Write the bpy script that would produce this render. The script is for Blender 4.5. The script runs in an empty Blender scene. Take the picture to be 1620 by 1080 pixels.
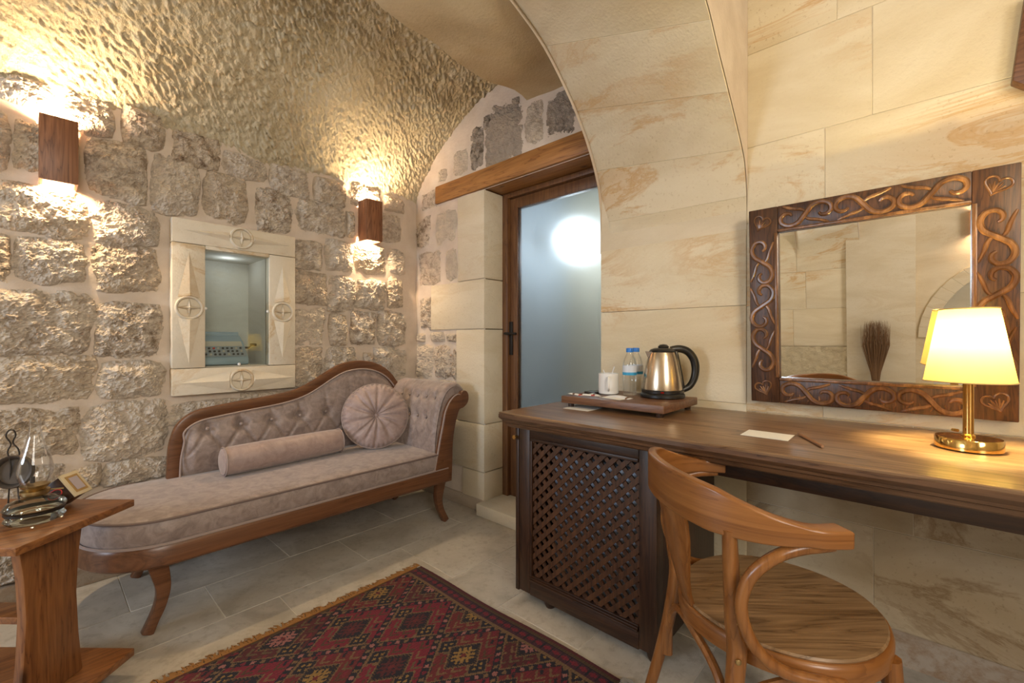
import bpy, bmesh, math, random
import numpy as np
from mathutils import Vector, Matrix, noise
random.seed(7)
sc = bpy.context.scene
C = bpy.context.scene.collection
PI = math.pi
R = math.radians

# light levels
DAY1, REAR_FILL = 56, 66            # assumed cool bay daylight, and added warm fill from behind
SC1, SC2, SC3 = 21.0, 17.0, 10.0  # wall sconces
LAMP, SHADE = 1000.0, .05      # glow of the table lamp bulb, and of its shade
PEND, PENDW = (.75, -.58, 1.98), 20

# ------------------------------------------------------------------ camera
cam_d = bpy.data.cameras.new('camera'); cam = bpy.data.objects.new('camera', cam_d); C.objects.link(cam)
cam_d.sensor_width = 36.0; cam_d.lens = 36.0*692/1620; cam_d.clip_start = .02
FWD = math.atan2(.676, .737)
cam.location = (0, 0, 1.05); cam.rotation_euler = (PI/2, 0, FWD-PI/2)
sc.camera = cam

# ------------------------------------------------------------------ world, unseen window light, exposure
w = bpy.data.worlds.new('world'); sc.world = w; w.use_nodes = True
w.node_tree.nodes['Background'].inputs[0].default_value = (.75, .85, 1, 1)
w.node_tree.nodes['Background'].inputs[1].default_value = .6
vs = sc.view_settings
vs.view_transform = 'Standard'; vs.look = 'None'; vs.exposure = 0.12; vs.gamma = 1.0; vs.use_curve_mapping = False
sc.display_settings.display_device = 'sRGB'

def light(name, kind, loc, power, col, size=.05, rot=(0,0,0), sy=None, spot=None, blend=.5):
    d = bpy.data.lights.new(name, kind); o = bpy.data.objects.new(name, d); C.objects.link(o)
    o.location = loc; o.rotation_euler = rot; d.energy = power; d.color = col
    if kind == 'AREA':
        d.size = size
        if sy: d.shape = 'RECTANGLE'; d.size_y = sy
    else:
        d.shadow_soft_size = size
    if kind == 'SPOT': d.spot_size = spot; d.spot_blend = blend
    return o
# assumed daylight of the chaise bay, and a warm fill added behind the viewer
light('assumed_bay_daylight', 'AREA', (-3.16, 1.95, 1.5), DAY1, (.72, .84, 1.0), .8, (0, R(-90), 0), 1.0)
light('rear_fill_light', 'AREA', (-.9, -2.26, 2.05), REAR_FILL, (1.0, .93, .82), 1.3, (R(90), 0, 0), 1.1)  # unseen area light added as warm fill for the room

# ------------------------------------------------------------------ helpers
WORLD = {}
def link(o, parent=None):
    C.objects.link(o)
    if parent is not None: o.parent = parent
    return o
def tag(o, label=None, cat=None, group=None, kind=None):
    if label: o['label'] = label
    if cat: o['category'] = cat
    if group: o['group'] = group
    if kind: o['kind'] = kind
    return o
def thing(name, label, cat, loc=(0,0,0), rotz=0, group=None, world=True):
    o = bpy.data.objects.new(name, None); C.objects.link(o)
    o.empty_display_size = .05
    o.location = loc; o.rotation_euler = (0, 0, rotz)
    if world and rotz == 0: WORLD[o.name] = Vector(loc)
    return tag(o, label, cat, group)
def off(parent):
    p = parent
    v = Vector((0,0,0))
    while p is not None:
        v = v + WORLD.get(p.name, Vector((0,0,0)))
        p = p.parent
    return v
def M(name, v, f, mat, parent=None, smooth=False, origin=None, tol=None):
    me = bpy.data.meshes.new(name)
    d = off(parent)
    if origin is not None: d = Vector(origin)
    me.from_pydata([(a[0]-d.x, a[1]-d.y, a[2]-d.z) for a in v], [], f)
    me.materials.append(mat)
    if smooth:
        me.shade_smooth()
        if tol: me.set_sharp_from_angle(angle=R(tol))
    o = bpy.data.objects.new(name, me); link(o, parent)
    if origin is not None and parent is None:
        o.location = origin
        WORLD[o.name] = Vector(origin)
    return o
class B:
    def __init__(s): s.v = []; s.f = []
    def add(s, v, f):
        n = len(s.v); s.v += [tuple(p) for p in v]; s.f += [tuple(i+n for i in q) for q in f]; return s
    def box(s, a, b):
        x0,y0,z0 = a; x1,y1,z1 = b
        return s.add([(x0,y0,z0),(x1,y0,z0),(x1,y1,z0),(x0,y1,z0),(x0,y0,z1),(x1,y0,z1),(x1,y1,z1),(x0,y1,z1)],
                     [(0,3,2,1),(4,5,6,7),(0,1,5,4),(1,2,6,5),(2,3,7,6),(3,0,4,7)])
    def prism(s, poly, fn, a, b):
        """poly of 2D points, fn(u,v,w) -> xyz, w from a to b"""
        n = len(poly)
        s.add([fn(u,v,a) for u,v in poly]+[fn(u,v,b) for u,v in poly],
              [tuple(range(n))[::-1], tuple(range(n,2*n))]+[(i,(i+1)%n,n+(i+1)%n,n+i) for i in range(n)])
        return s
    def lathe(s, prof, c=(0,0,0), n=24, cap=True, ax=None):
        cx,cy,cz = c; k = len(prof); v = []; f = []
        for r,z in prof:
            for i in range(n):
                a = 2*PI*i/n; v.append((cx+r*math.cos(a), cy+r*math.sin(a), cz+z))
        for j in range(k-1):
            for i in range(n):
                f.append((j*n+i, j*n+(i+1)%n, (j+1)*n+(i+1)%n, (j+1)*n+i))
        if cap:
            f.append(tuple(range(n))[::-1]); f.append(tuple(range((k-1)*n, k*n)))
        if ax is not None: v = [tuple(ax(Vector(p))) for p in v]
        return s.add(v, f)
    def tube(s, path, r, n=8, closed=False, sx=1, sy=1, up=(0,0,1), cap=True):
        """r a number or a list; sx, sy flatten across/along 'up'"""
        P = [Vector(p) for p in path]; m = len(P); v = []; f = []
        rs = r if isinstance(r, (list, tuple)) else [r]*m
        for i in range(m):
            if closed: t = P[(i+1)%m]-P[i-1]
            else: t = P[min(i+1,m-1)]-P[max(i-1,0)]
            t.normalize()
            if i == 0:
                a = t.cross(Vector(up))
                if a.length < .15: a = t.cross(Vector((1,0,0)) if abs(t.x)<.9 else Vector((0,1,0)))
            else: a = pa-t*pa.dot(t)
            a.normalize(); pa = a; b = a.cross(t).normalized()
            for k in range(n):
                q = 2*PI*(k+.5)/n
                v.append(P[i]+a*math.cos(q)*rs[i]*sx+b*math.sin(q)*rs[i]*sy)
        last = m if closed else m-1
        for i in range(last):
            j = (i+1)%m
            for k in range(n): f.append((i*n+k, i*n+(k+1)%n, j*n+(k+1)%n, j*n+k))
        if not closed and cap:
            f.append(tuple(range(n))[::-1]); f.append(tuple(range((m-1)*n, m*n)))
        return s.add(v, f)
    def sweep(s, path, widths, heights, up=(0,0,1)):
        """rectangular section: width across, height along up"""
        P = [Vector(p) for p in path]; m = len(P); v = []; f = []
        for i in range(m):
            t = (P[min(i+1,m-1)]-P[max(i-1,0)]).normalized()
            a = t.cross(Vector(up)).normalized(); b = a.cross(t).normalized()
            for sx,sy in ((-1,-1),(1,-1),(1,1),(-1,1)):
                v.append(P[i]+a*sx*widths[i]/2+b*sy*heights[i]/2)
        for i in range(m-1):
            for k in range(4): f.append((i*4+k, i*4+(k+1)%4, i*4+4+(k+1)%4, i*4+4+k))
        f.append((3,2,1,0)); f.append((m*4-4,m*4-3,m*4-2,m*4-1))
        return s.add(v, f)
    def ball(s, c, r, n=10, sz=1):
        prof = [(r*math.sin(PI*i/n)+1e-5, -r*sz*math.cos(PI*i/n)) for i in range(n+1)]
        return s.lathe(prof, c, n+2, cap=False)
    def grid(s, nu, nv, fn):
        v = [fn(i/nu, j/nv) for j in range(nv+1) for i in range(nu+1)]
        f = [(j*(nu+1)+i, j*(nu+1)+i+1, (j+1)*(nu+1)+i+1, (j+1)*(nu+1)+i) for j in range(nv) for i in range(nu)]
        return s.add(v, f)
    def map(s, fn): s.v = [tuple(fn(Vector(p))) for p in s.v]; return s
    def obj(s, name, mat, parent=None, bevel=0, seg=2, smooth=False, origin=None, sub=0, tol=None, fixn=True):
        bm = bmesh.new(); me = bpy.data.meshes.new(name)
        d = off(parent)
        if origin is not None: d = Vector(origin)
        vs_ = [bm.verts.new((a[0]-d.x, a[1]-d.y, a[2]-d.z)) for a in s.v]
        for q in s.f:
            try: bm.faces.new([vs_[i] for i in q])
            except ValueError: pass
        if fixn: bmesh.ops.recalc_face_normals(bm, faces=bm.faces)
        if bevel:
            es = [e for e in bm.edges if len(e.link_faces)==2 and e.calc_face_angle(0) > .5]
            bmesh.ops.bevel(bm, geom=es, offset=bevel, segments=seg, affect='EDGES', profile=.5, clamp_overlap=True)
        bm.to_mesh(me); bm.free()
        me.materials.append(mat)
        if smooth or bevel:
            me.shade_smooth(); me.set_sharp_from_angle(angle=R(tol or 40))
        o = bpy.data.objects.new(name, me); link(o, parent)
        if origin is not None and parent is None:
            o.location = origin; WORLD[o.name] = Vector(origin)
        if sub:
            md = o.modifiers.new('sub', 'SUBSURF'); md.levels = sub; md.render_levels = sub
        return o
def catmull(pts, n=8, closed=False):
    P = [Vector(p) for p in pts]; m = len(P); out = []
    for i in range(m if closed else m-1):
        p0 = P[i-1] if (closed or i>0) else P[0]
        p1 = P[i]; p2 = P[(i+1)%m]; p3 = P[(i+2)%m] if (closed or i+2<m) else P[-1]
        for k in range(n):
            t = k/n
            out.append(.5*((2*p1)+(p2-p0)*t+(2*p0-5*p1+4*p2-p3)*t*t+(3*p1-p0-3*p2+p3)*t*t*t))
    if not closed: out.append(P[-1])
    return out
def interp(x, xs, ys):
    return float(np.interp(x, xs, ys))
def smoothstep(a, b, x):
    t = max(0, min(1, (x-a)/(b-a))); return t*t*(3-2*t)

# ------------------------------------------------------------------ materials
class NT:
    def __init__(s, name):
        s.m = bpy.data.materials.new(name); s.m.use_nodes = True
        s.t = s.m.node_tree; s.t.nodes.clear()
        s.out = s.t.nodes.new('ShaderNodeOutputMaterial')
    def n(s, typ, ins=None, **kw):
        nd = s.t.nodes.new('ShaderNode'+typ)
        for k, v in kw.items(): setattr(nd, k, v)
        for k, v in (ins or {}).items(): s.set(nd.inputs[k], v)
        return nd
    def set(s, sock, v):
        if isinstance(v, bpy.types.Node): s.t.links.new(v.outputs[0], sock)
        elif isinstance(v, tuple) and len(v)==2 and isinstance(v[0], bpy.types.Node): s.t.links.new(v[0].outputs[v[1]], sock)
        elif isinstance(v, (tuple, list)) and len(v)==3 and sock.type=='RGBA': sock.default_value = (*v, 1)
        else: sock.default_value = v
    def ramp(s, fac, stops, interp='LINEAR'):
        nd = s.n('ValToRGB', {'Fac': fac}); cr = nd.color_ramp; cr.interpolation = interp
        while len(cr.elements) < len(stops): cr.elements.new(.5)
        for e, (p, c) in zip(cr.elements, stops):
            e.position = p; e.color = (*c, 1) if len(c)==3 else c
        return nd
    def mix(s, f, a, b, mode='MIX'):
        nd = s.n('Mix', data_type='RGBA', blend_type=mode)
        s.set(nd.inputs[0], f); s.set(nd.inputs[6], a); s.set(nd.inputs[7], b)
        return (nd, 2)
    def math(s, op, a, b=0):
        nd = s.n('Math', operation=op); s.set(nd.inputs[0], a); s.set(nd.inputs[1], b); return nd
    def coord(s, scale=(1,1,1), rot=(0,0,0), rnd=True):
        tc = s.n('TexCoord'); mp = s.n('Mapping', {'Vector': (tc,'Object'), 'Scale': scale, 'Rotation': rot})
        if rnd:
            oi = s.n('ObjectInfo'); cx = s.n('CombineXYZ')
            m1 = s.math('MULTIPLY', (oi,'Random'), 37.0)
            for i in range(3): s.set(cx.inputs[i], m1)
            ad = s.n('VectorMath', {0: mp, 1: cx}, operation='ADD'); return ad
        return mp
    def noise(s, vec, scale, detail=4, rough=.55, dist=0):
        return s.n('TexNoise', {'Vector': vec, 'Scale': scale, 'Detail': detail, 'Roughness': rough, 'Distortion': dist})
    def bsdf(s, col, rough=.6, bump=None, bstr=.3, bdist=.01, metal=0, **ins):
        p = s.n('BsdfPrincipled', {'Base Color': col, 'Roughness': rough, 'Metallic': metal})
        for k, v in ins.items(): s.set(p.inputs[k.replace('_',' ')], v)
        if bump is not None:
            b = s.n('Bump', {'Height': bump, 'Strength': bstr, 'Distance': bdist}); s.set(p.inputs['Normal'], b)
        s.t.links.new(p.outputs[0], s.out.inputs[0]); s.p = p
        return s.m
def simple(name, col, rough=.5, metal=0, **k):
    return NT(name).bsdf(col, rough, metal=metal, **k)
def ashlar(name, base, light_, vein, stretch=(1.6, .9, 3.2), pit=1.0, vein_amt=.75, rnd=True):
    t = NT(name); v = t.coord(stretch, rnd=rnd); v2 = t.coord(rnd=rnd)
    n1 = t.noise(v, 1.3, 5, .6, .8)
    c = t.ramp(n1, [(.3, base), (.62, light_)])
    n2 = t.noise(v, 1.1, 7, .7, 1.1)
    vm = t.ramp(n2, [(.50, (0,0,0)), (.56, (1,1,1)), (.585, (.35,.35,.35)), (.66, (.55,.55,.55)), (.72, (0,0,0))])
    n5 = t.noise(v2, 1.1, 2)
    vm2 = t.math('MULTIPLY', vm, t.math('MULTIPLY', t.ramp(n5, [(.42,(0,0,0)),(.6,(1,1,1))]), vein_amt))
    n3 = t.noise(v2, 85, 3, .6)
    sp = t.ramp(n3, [(.33, (1,1,1)), (.39, (0,0,0))])
    c2 = t.mix(vm2, c, vein)
    c3 = t.mix(t.math('MULTIPLY', t.math('MULTIPLY', sp, t.ramp(n5, [(.4,(.15,)*3),(.65,(1,)*3)])), .30*pit), c2, tuple(x*.6 for x in vein))
    n4 = t.noise(v2, 130, 3, .6)
    n6 = t.noise(v2, 9, 4, .6)
    hb = t.math('ADD', t.math('ADD', n3, t.math('MULTIPLY', n6, 2.0)), t.math('MULTIPLY', n4, .5))
    return t.bsdf(c3, .85, hb, .28, .006, Specular_IOR_Level=.2)
def roughstone(name, a, b, dark, bs=.55):
    t = NT(name); v = t.coord(); 
    n1 = t.noise(v, 7, 5, .6); n2 = t.noise(v, 24, 7, .75, .4); n3 = t.noise(v, 100, 6, .85)
    oi = t.n('ObjectInfo')
    c = t.ramp(n1, [(.35, a), (.65, b)])
    rr = t.ramp((oi,'Random'), [(0,(.15,.15,.15)), (.6,(.5,.5,.5)), (1,(.95,.95,.95))])
    dk = t.math('MULTIPLY', t.ramp(n2, [(.38,(1,1,1)), (.55,(0,0,0))]), rr)
    c = t.mix(dk, c, dark)
    return t.bsdf(c, .95, t.math('ADD', t.math('MULTIPLY', n2, .7), t.math('MULTIPLY', n3, 1.1)), bs, .022, Specular_IOR_Level=.05)
def wood(name, c1, c2, c3, axis=0, scale=1.0, rough=.42, rnd=True, ring=9, coat=0, knots=0):
    t = NT(name); ax_ = (0,1) if axis == 'xy' else (axis,); s = [14*scale]*3
    for i_ in ax_: s[i_] = 1.1*scale
    v = t.coord(tuple(s), rnd=rnd); n1 = t.noise(v, 1.0, 4, .6, .9)
    wv = t.n('Math', {0: t.math('MULTIPLY', n1, ring)}, operation='FRACT')
    s2 = [90*scale]*3
    for i_ in ax_: s2[i_] = 3*scale
    n2 = t.noise(t.coord(tuple(s2), rnd=rnd), 1.0, 4, .65)
    c = t.ramp(wv, [(0, c1), (.45, c2), (.85, c1), (1, c3)])
    c = t.mix(t.ramp(n2, [(.35,(.55,.55,.55)),(.6,(0,0,0))]), c, c3)
    if knots:
        s3 = [knots]*3; s3[axis] = knots*.45
        vo = t.n('TexVoronoi', {'Vector': t.coord(tuple(s3), rnd=rnd), 'Scale': 1.0})
        c = t.mix(t.ramp((vo,'Distance'), [(.05,(.9,.9,.9)),(.16,(0,0,0))]), c, tuple(x*.35 for x in c3))
    return t.bsdf(c, rough, n2, .12, .004, Coat_Weight=coat)
def cheapglass(name, tint=(1,1,1), refl=1.0, base=0.0):
    t = NT(name)
    fr = t.n('LayerWeight', {'Blend': .25}); g = t.n('BsdfGlossy', {'Color': (1,1,1), 'Roughness': .02}); tr = t.n('BsdfTransparent', {'Color': tint})
    f = t.math('ADD', t.math('MULTIPLY', (fr,'Fresnel'), refl), base)
    mx = t.n('MixShader', {0: f, 1: tr, 2: g}); t.t.links.new(mx.outputs[0], t.out.inputs[0])
    return t.m
def emit(name, col, s):
    t = NT(name); e = t.n('Emission', {'Color': col, 'Strength': s}); t.t.links.new(e.outputs[0], t.out.inputs[0]); return t.m

MAT = {}
MAT['mortar'] = (lambda t: t.bsdf(t.ramp(t.noise(t.coord(rnd=False), 9, 5), [(.3,(.57,.48,.40)),(.7,(.68,.59,.505))]), .95, t.noise(t.coord(rnd=False), 60, 5, .7), .35, .008, Specular_IOR_Level=.1))(NT('mortar'))
MAT['stone'] = roughstone('rough_tuff', (.65,.575,.50), (.75,.665,.56), (.27,.19,.125))
MAT['stone2'] = roughstone('rough_tuff_warm', (.62,.53,.435), (.72,.62,.50), (.23,.155,.10))
MAT['stone3'] = roughstone('dark_tuff', (.40,.34,.29), (.48,.40,.32), (.11,.08,.055))
MAT['ashlar'] = ashlar('limestone_ashlar', (.63,.53,.36), (.74,.66,.50), (.55,.31,.11))
MAT['ashlar_plain'] = ashlar('limestone_plain', (.62,.54,.40), (.70,.63,.50), (.52,.38,.20), vein_amt=.3)
MAT['ashlar_face'] = ashlar('limestone_mortar', (.60,.51,.37), (.70,.62,.48), (.5,.34,.16), vein_amt=.25, rnd=False)
MAT['ashlar_low'] = ashlar('dirty_shaded_limestone', (.36,.275,.17), (.50,.40,.27), (.24,.15,.07), stretch=(2,1.2,2))  # dirty brown, with the shade under the desk darkened into the colour
MAT['niche'] = ashlar('niche_limestone', (.64,.57,.46), (.72,.66,.55), (.50,.33,.15), vein_amt=.7, pit=.7)
MAT['niche_in'] = ashlar('niche_inside', (.50,.48,.42), (.62,.60,.53), (.5,.38,.2), vein_amt=.4, rnd=False)
MAT['smooth'] = ashlar('smooth_plaster_ceiling', (.52,.40,.24), (.60,.49,.32), (.4,.25,.1), stretch=(2,2,2), vein_amt=.3, rnd=False)
def ceilmat():
    t = NT('carved_rock_ceiling'); v = t.coord((1,1,1), rnd=False)
    n1 = t.noise(v, 3, 5); n2 = t.noise(t.coord((60,26,40),(0,0,R(35)),False), 1, 4, .6); n3 = t.noise(v, 90, 5, .7)
    c = t.ramp(n1, [(.3,(.56,.47,.32)),(.7,(.66,.58,.42))])
    return t.bsdf(c, .95, t.math('ADD', n2, t.math('MULTIPLY', n3, .6)), .8, .02, Specular_IOR_Level=.05)
MAT['ceiling'] = ceilmat()
def tilemat():
    t = NT('limestone_floor_tile'); v = t.coord(); n1 = t.noise(v, 5, 6, .65, .6); n2 = t.noise(v, 30, 5, .7)
    oi = t.n('ObjectInfo')
    c = t.ramp(n1, [(.3,(.36,.325,.275)),(.5,(.50,.46,.40)),(.7,(.60,.56,.50))])
    c = t.mix(t.math('MULTIPLY', (oi,'Random'), .35), c, (.36,.33,.28))
    c = t.mix(t.ramp(n2, [(.36,(.35,.35,.35)),(.48,(0,0,0))]), c, (.25,.21,.16))
    return t.bsdf(c, t.ramp(n1, [(0,(.35,)*3),(1,(.55,)*3)]), n2, .12, .004)
MAT['tile'] = tilemat()
MAT['grout'] = simple('grout', (.66,.62,.55), .9)
MAT['basestone'] = ashlar('skirting_stone', (.30,.24,.18), (.42,.35,.28), (.25,.15,.08))
MAT['dark_wood'] = wood('dark_walnut_wood', (.034,.0135,.006), (.054,.022,.009), (.015,.006,.003), 1, 1.0, .42)
MAT['dark_wood_z'] = wood('dark_walnut_wood_upright', (.034,.0135,.006), (.054,.022,.009), (.015,.006,.003), 2, 1.0, .42)
MAT['desk_top'] = wood('desk_top_wood', (.215,.125,.066), (.32,.195,.108), (.10,.052,.027), 1, .55, .30)
MAT['slat'] = wood('lattice_wood', (.062,.025,.010), (.10,.040,.015), (.03,.012,.005), 2, 1.0, .42)
MAT['chair_wood'] = wood('honey_beech_wood', (.235,.092,.025), (.29,.12,.034), (.16,.058,.015), 2, .6, .28)
MAT['chair_rail'] = wood('bent_beech_wood', (.235,.092,.025), (.29,.12,.034), (.17,.062,.016), 'xy', .8, .28, ring=6)
MAT['seat_wood'] = wood('walnut_veneer_seat', (.21,.125,.062), (.30,.185,.095), (.12,.066,.03), 1, .8, .35)
MAT['chaise_wood'] = wood('stained_chaise_wood', (.135,.055,.024), (.175,.075,.034), (.09,.036,.016), 0, .6, .32)
MAT['sconce_wood'] = wood('sconce_wood', (.21,.085,.035), (.30,.13,.06), (.11,.04,.018), 2, .8, .45, ring=14)
MAT['beam'] = wood('lintel_pine', (.33,.145,.038), (.41,.19,.055), (.18,.066,.017), 1, .6, .5, knots=11)
MAT['door_wood'] = wood('door_wood', (.14,.060,.022), (.19,.085,.03), (.08,.03,.012), 2, .8, .45)
MAT['table_wood'] = wood('side_table_wood', (.22,.085,.027), (.29,.12,.038), (.11,.04,.014), 0, .8, .35)
MAT['table_wood_z'] = wood('side_table_wood_upright', (.20,.075,.023), (.26,.105,.034), (.10,.035,.012), 2, .8, .35, knots=9)
MAT['tray_wood'] = wood('tray_wood', (.14,.062,.03), (.19,.09,.045), (.08,.034,.016), 1, .8, .4)
def carve():
    t = NT('carved_mirror_wood'); v = t.coord((18,18,3), rnd=True); n1 = t.noise(v, 1.5, 5, .65, .5)
    c = t.ramp(n1, [(.3,(.075,.033,.014)),(.5,(.15,.068,.029)),(.66,(.29,.14,.055))])
    return t.bsdf(c, .27, n1, .2, .004)
MAT['carved'] = carve()
MAT['desk_edge'] = wood('desk_edge_wood', (.105,.052,.026), (.15,.078,.04), (.05,.024,.012), 1, .8, .33)
MAT['carved_dark'] = wood('carved_ground_wood', (.060,.024,.010), (.11,.045,.017), (.025,.010,.005), 2, 1.4, .38)  # ground colour darkened to stand for the shadow around the raised scrolls
def fabric(name, a, b, sc_=24, rough=.5):
    t = NT(name); v = t.coord((1,1,1)); n1 = t.noise(v, sc_, 5, .65, .8); n2 = t.noise(v, 260, 2)
    c = t.ramp(n1, [(.34,a),(.62,b)])
    return t.bsdf(c, rough, n2, .15, .002, Sheen_Weight=.3)
MAT['velvet'] = fabric('mauve_velvet', (.20,.152,.140), (.33,.262,.242))
MAT['pillow_f'] = fabric('mauve_pillow_fabric', (.28,.205,.195), (.38,.29,.275))
MAT['piping'] = simple('piping_fabric', (.16,.115,.105), .6)
MAT['piping_light'] = simple('piping_fabric_pale', (.33,.26,.24), .6)
MAT['brass'] = simple('polished_brass', (.80,.52,.17), .12, 1)
MAT['brass_dull'] = simple('aged_brass', (.45,.33,.16), .35, 1)
MAT['steel'] = simple('brushed_steel', (.62,.52,.40), .24, 1)
MAT['black'] = simple('black_plastic', (.012,.011,.010), .35)
MAT['black_metal'] = simple('dark_bronze_metal', (.03,.024,.02), .45, .6)
MAT['white'] = simple('white_ceramic', (.80,.80,.79), .2)
MAT['paper'] = simple('white_paper', (.85,.84,.80), .8)
MAT['foil'] = simple('silver_foil_sachet', (.72,.73,.75), .35)
MAT['red'] = simple('red_print', (.55,.03,.02), .5)
MAT['brown_print'] = simple('brown_print', (.16,.07,.03), .5)
MAT['blue_cap'] = simple('blue_plastic_cap', (.02,.18,.62), .35)
MAT['bottle'] = cheapglass('clear_bottle_plastic', (.97,.985,.99), .4, .03)
MAT['glass'] = cheapglass('clear_lamp_glass', (.985,.985,.98), .45, .01)
MAT['pane'] = cheapglass('niche_pane_glass', (.93,.97,.98), .7, .02)
MAT['mirror'] = simple('mirror_silver', (.93,.92,.90), .01, 1)
MAT['rubber'] = simple('grey_fringe', (.35,.33,.30), .9)
# ------------------------------------------------------------------ the setting
YB, XD, XR = 2.66, 1.87, 1.925        # chaise wall, door wall, desk wall
XF = -3.2                             # wall opposite the desk
def struct(o, label=None): return tag(o, label, kind='structure')
def n3(x, y, z, s, o=3): return noise.fractal(Vector((x*s, y*s, z*s)), .7, 2.0, o)

# floor: bed of grout with each tile a piece
floor = struct(B().box((XF-.4,-2.4,-.06),(2.9,YB+.5,-.0018)).obj('floor', MAT['grout']), 'pale limestone tiled floor')
rows = [(2.24,2.66,.59,.25),(1.925,2.24,.59,.49),(1.51,1.925,.575,.68),(1.21,1.51,.575,.315),(.84,1.21,.575,.1),(.50,.84,.575,.42),(.12,.50,.575,.2),(-.3,.12,.6,.5),(-.8,-.3,.6,.2),(-1.3,-.8,.6,.4),(-1.8,-1.3,.6,.1),(-2.3,-1.8,.6,.3)]
for (ya,yb_,ln,x0) in rows:
    k = math.floor((XF-x0)/ln)
    x = x0+k*ln
    while x < XD:
        xa, xb = max(x, XF), min(x+ln, XD if ya > 1.0 else XR)
        if xb-xa > .02 and xb > -1.2:
            g = .0016
            B().box((xa+g,ya+g,-.03),(xb-g,yb_-g,random.uniform(-.0004,.0004))).obj('floor_tile', MAT['tile'], floor, bevel=.0008, seg=1)
        x += ln
B().box((XF,-2.3,-.03),(-1.2,2.66,-.001)).obj('floor_tile', MAT['tile'], floor)

# rough wall behind the chaise
def wallgrid(name, us, vs_, hole, fn, mat, **k):
    b = B(); nu, nv = len(us)-1, len(vs_)-1
    v = [fn(u, q) for q in vs_ for u in us]
    f = []
    for j in range(nv):
        for i in range(nu):
            cu, cv = (us[i]+us[i+1])/2, (vs_[j]+vs_[j+1])/2
            if hole and any(h[0]<cu<h[1] and h[2]<cv<h[3] for h in hole): continue
            f.append((j*(nu+1)+i, j*(nu+1)+i+1, (j+1)*(nu+1)+i+1, (j+1)*(nu+1)+i))
    b.add(v, f)
    return b.obj(name, mat, smooth=True, fixn=False, **k)
def lin(a, b, n): return [a+(b-a)*i/n for i in range(n+1)]
NX0,NX1,NZ0,NZ1 = .575,.870,.923,1.512
us = [XF]+lin(-.5,NX0,54)+lin(NX0,NX1,14)[1:]+lin(NX1,1.99,54)[1:]
vz = lin(-.02,NZ0,46)+lin(NZ0,NZ1,28)[1:]+lin(NZ1,2.7,46)[1:]
def w1f(u, q):
    d = .012*n3(u,1.3,q,3.0)+.006*n3(u,4.3,q,9)
    if NX0-.03<u<NX1+.03 and NZ0-.03<q<NZ1+.03: d = 0
    return (u, YB-d, q)
wall_left = struct(wallgrid('wall_left', us, vz, [(NX0,NX1,NZ0,NZ1)], w1f, MAT['mortar']), 'rough stone wall with pale mortar behind the chaise')
ND = 2.96
nb = B()
nb.add([(NX0,YB,NZ0),(NX1,YB,NZ0),(NX1,YB,NZ1),(NX0,YB,NZ1),(NX0,ND,NZ0),(NX1,ND,NZ0),(NX1,ND,NZ1),(NX0,ND,NZ1)],
       [(0,1,5,4),(1,2,6,5),(2,3,7,6),(3,0,4,7),(4,5,6,7)])
nb.obj('niche_recess', MAT['niche_in'], wall_left)

def stone(fn, cx, cz, ww, hh, seed, parent, mat, depth=.03, rough=1.0):
    nu = max(12, min(64, int(ww/.0042))); nv = max(10, min(60, int(hh/.0042)))
    kx = random.uniform(.25,.6); sk = random.uniform(-.06,.06); tp = random.uniform(-.09,.09)
    def g(a, b):
        u, v = a*2-1, b*2-1
        x = u*math.sqrt(max(0,1-kx*v*v/2)); y = v*math.sqrt(max(0,1-kx*u*u/2))
        ang = math.atan2(v,u); e = max(abs(u),abs(v))
        wob = 1+e*.11*noise.noise(Vector((math.cos(ang)*1.7+seed, math.sin(ang)*1.7, seed*.37)))
        x, y = x*wob+sk*y, y*wob*(1+tp*u)
        X, Z = cx+x*ww/2, cz+y*hh/2
        prof = 1-e**3.2
        t = noise.noise(Vector((X*5+seed, Z*5, seed)))
        d = -.014+(depth+.014)*(.85+.5*t)*prof**.8
        f1 = noise.fractal(Vector((X*16, Z*20, seed)), .38, 2.1, 7)
        f2 = 1-abs(noise.noise(Vector((X*34+9, Z*44, seed*1.3))))*2
        d += rough*(.012*f1+.005*f2*prof)+rough*.005*noise.noise(Vector((X*95, Z*110, seed)))
        if e > .985: d = -.03
        return fn(X, Z, d)
    return B().grid(nu, nv, g).obj('stone', mat, parent, fixn=False)
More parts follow.
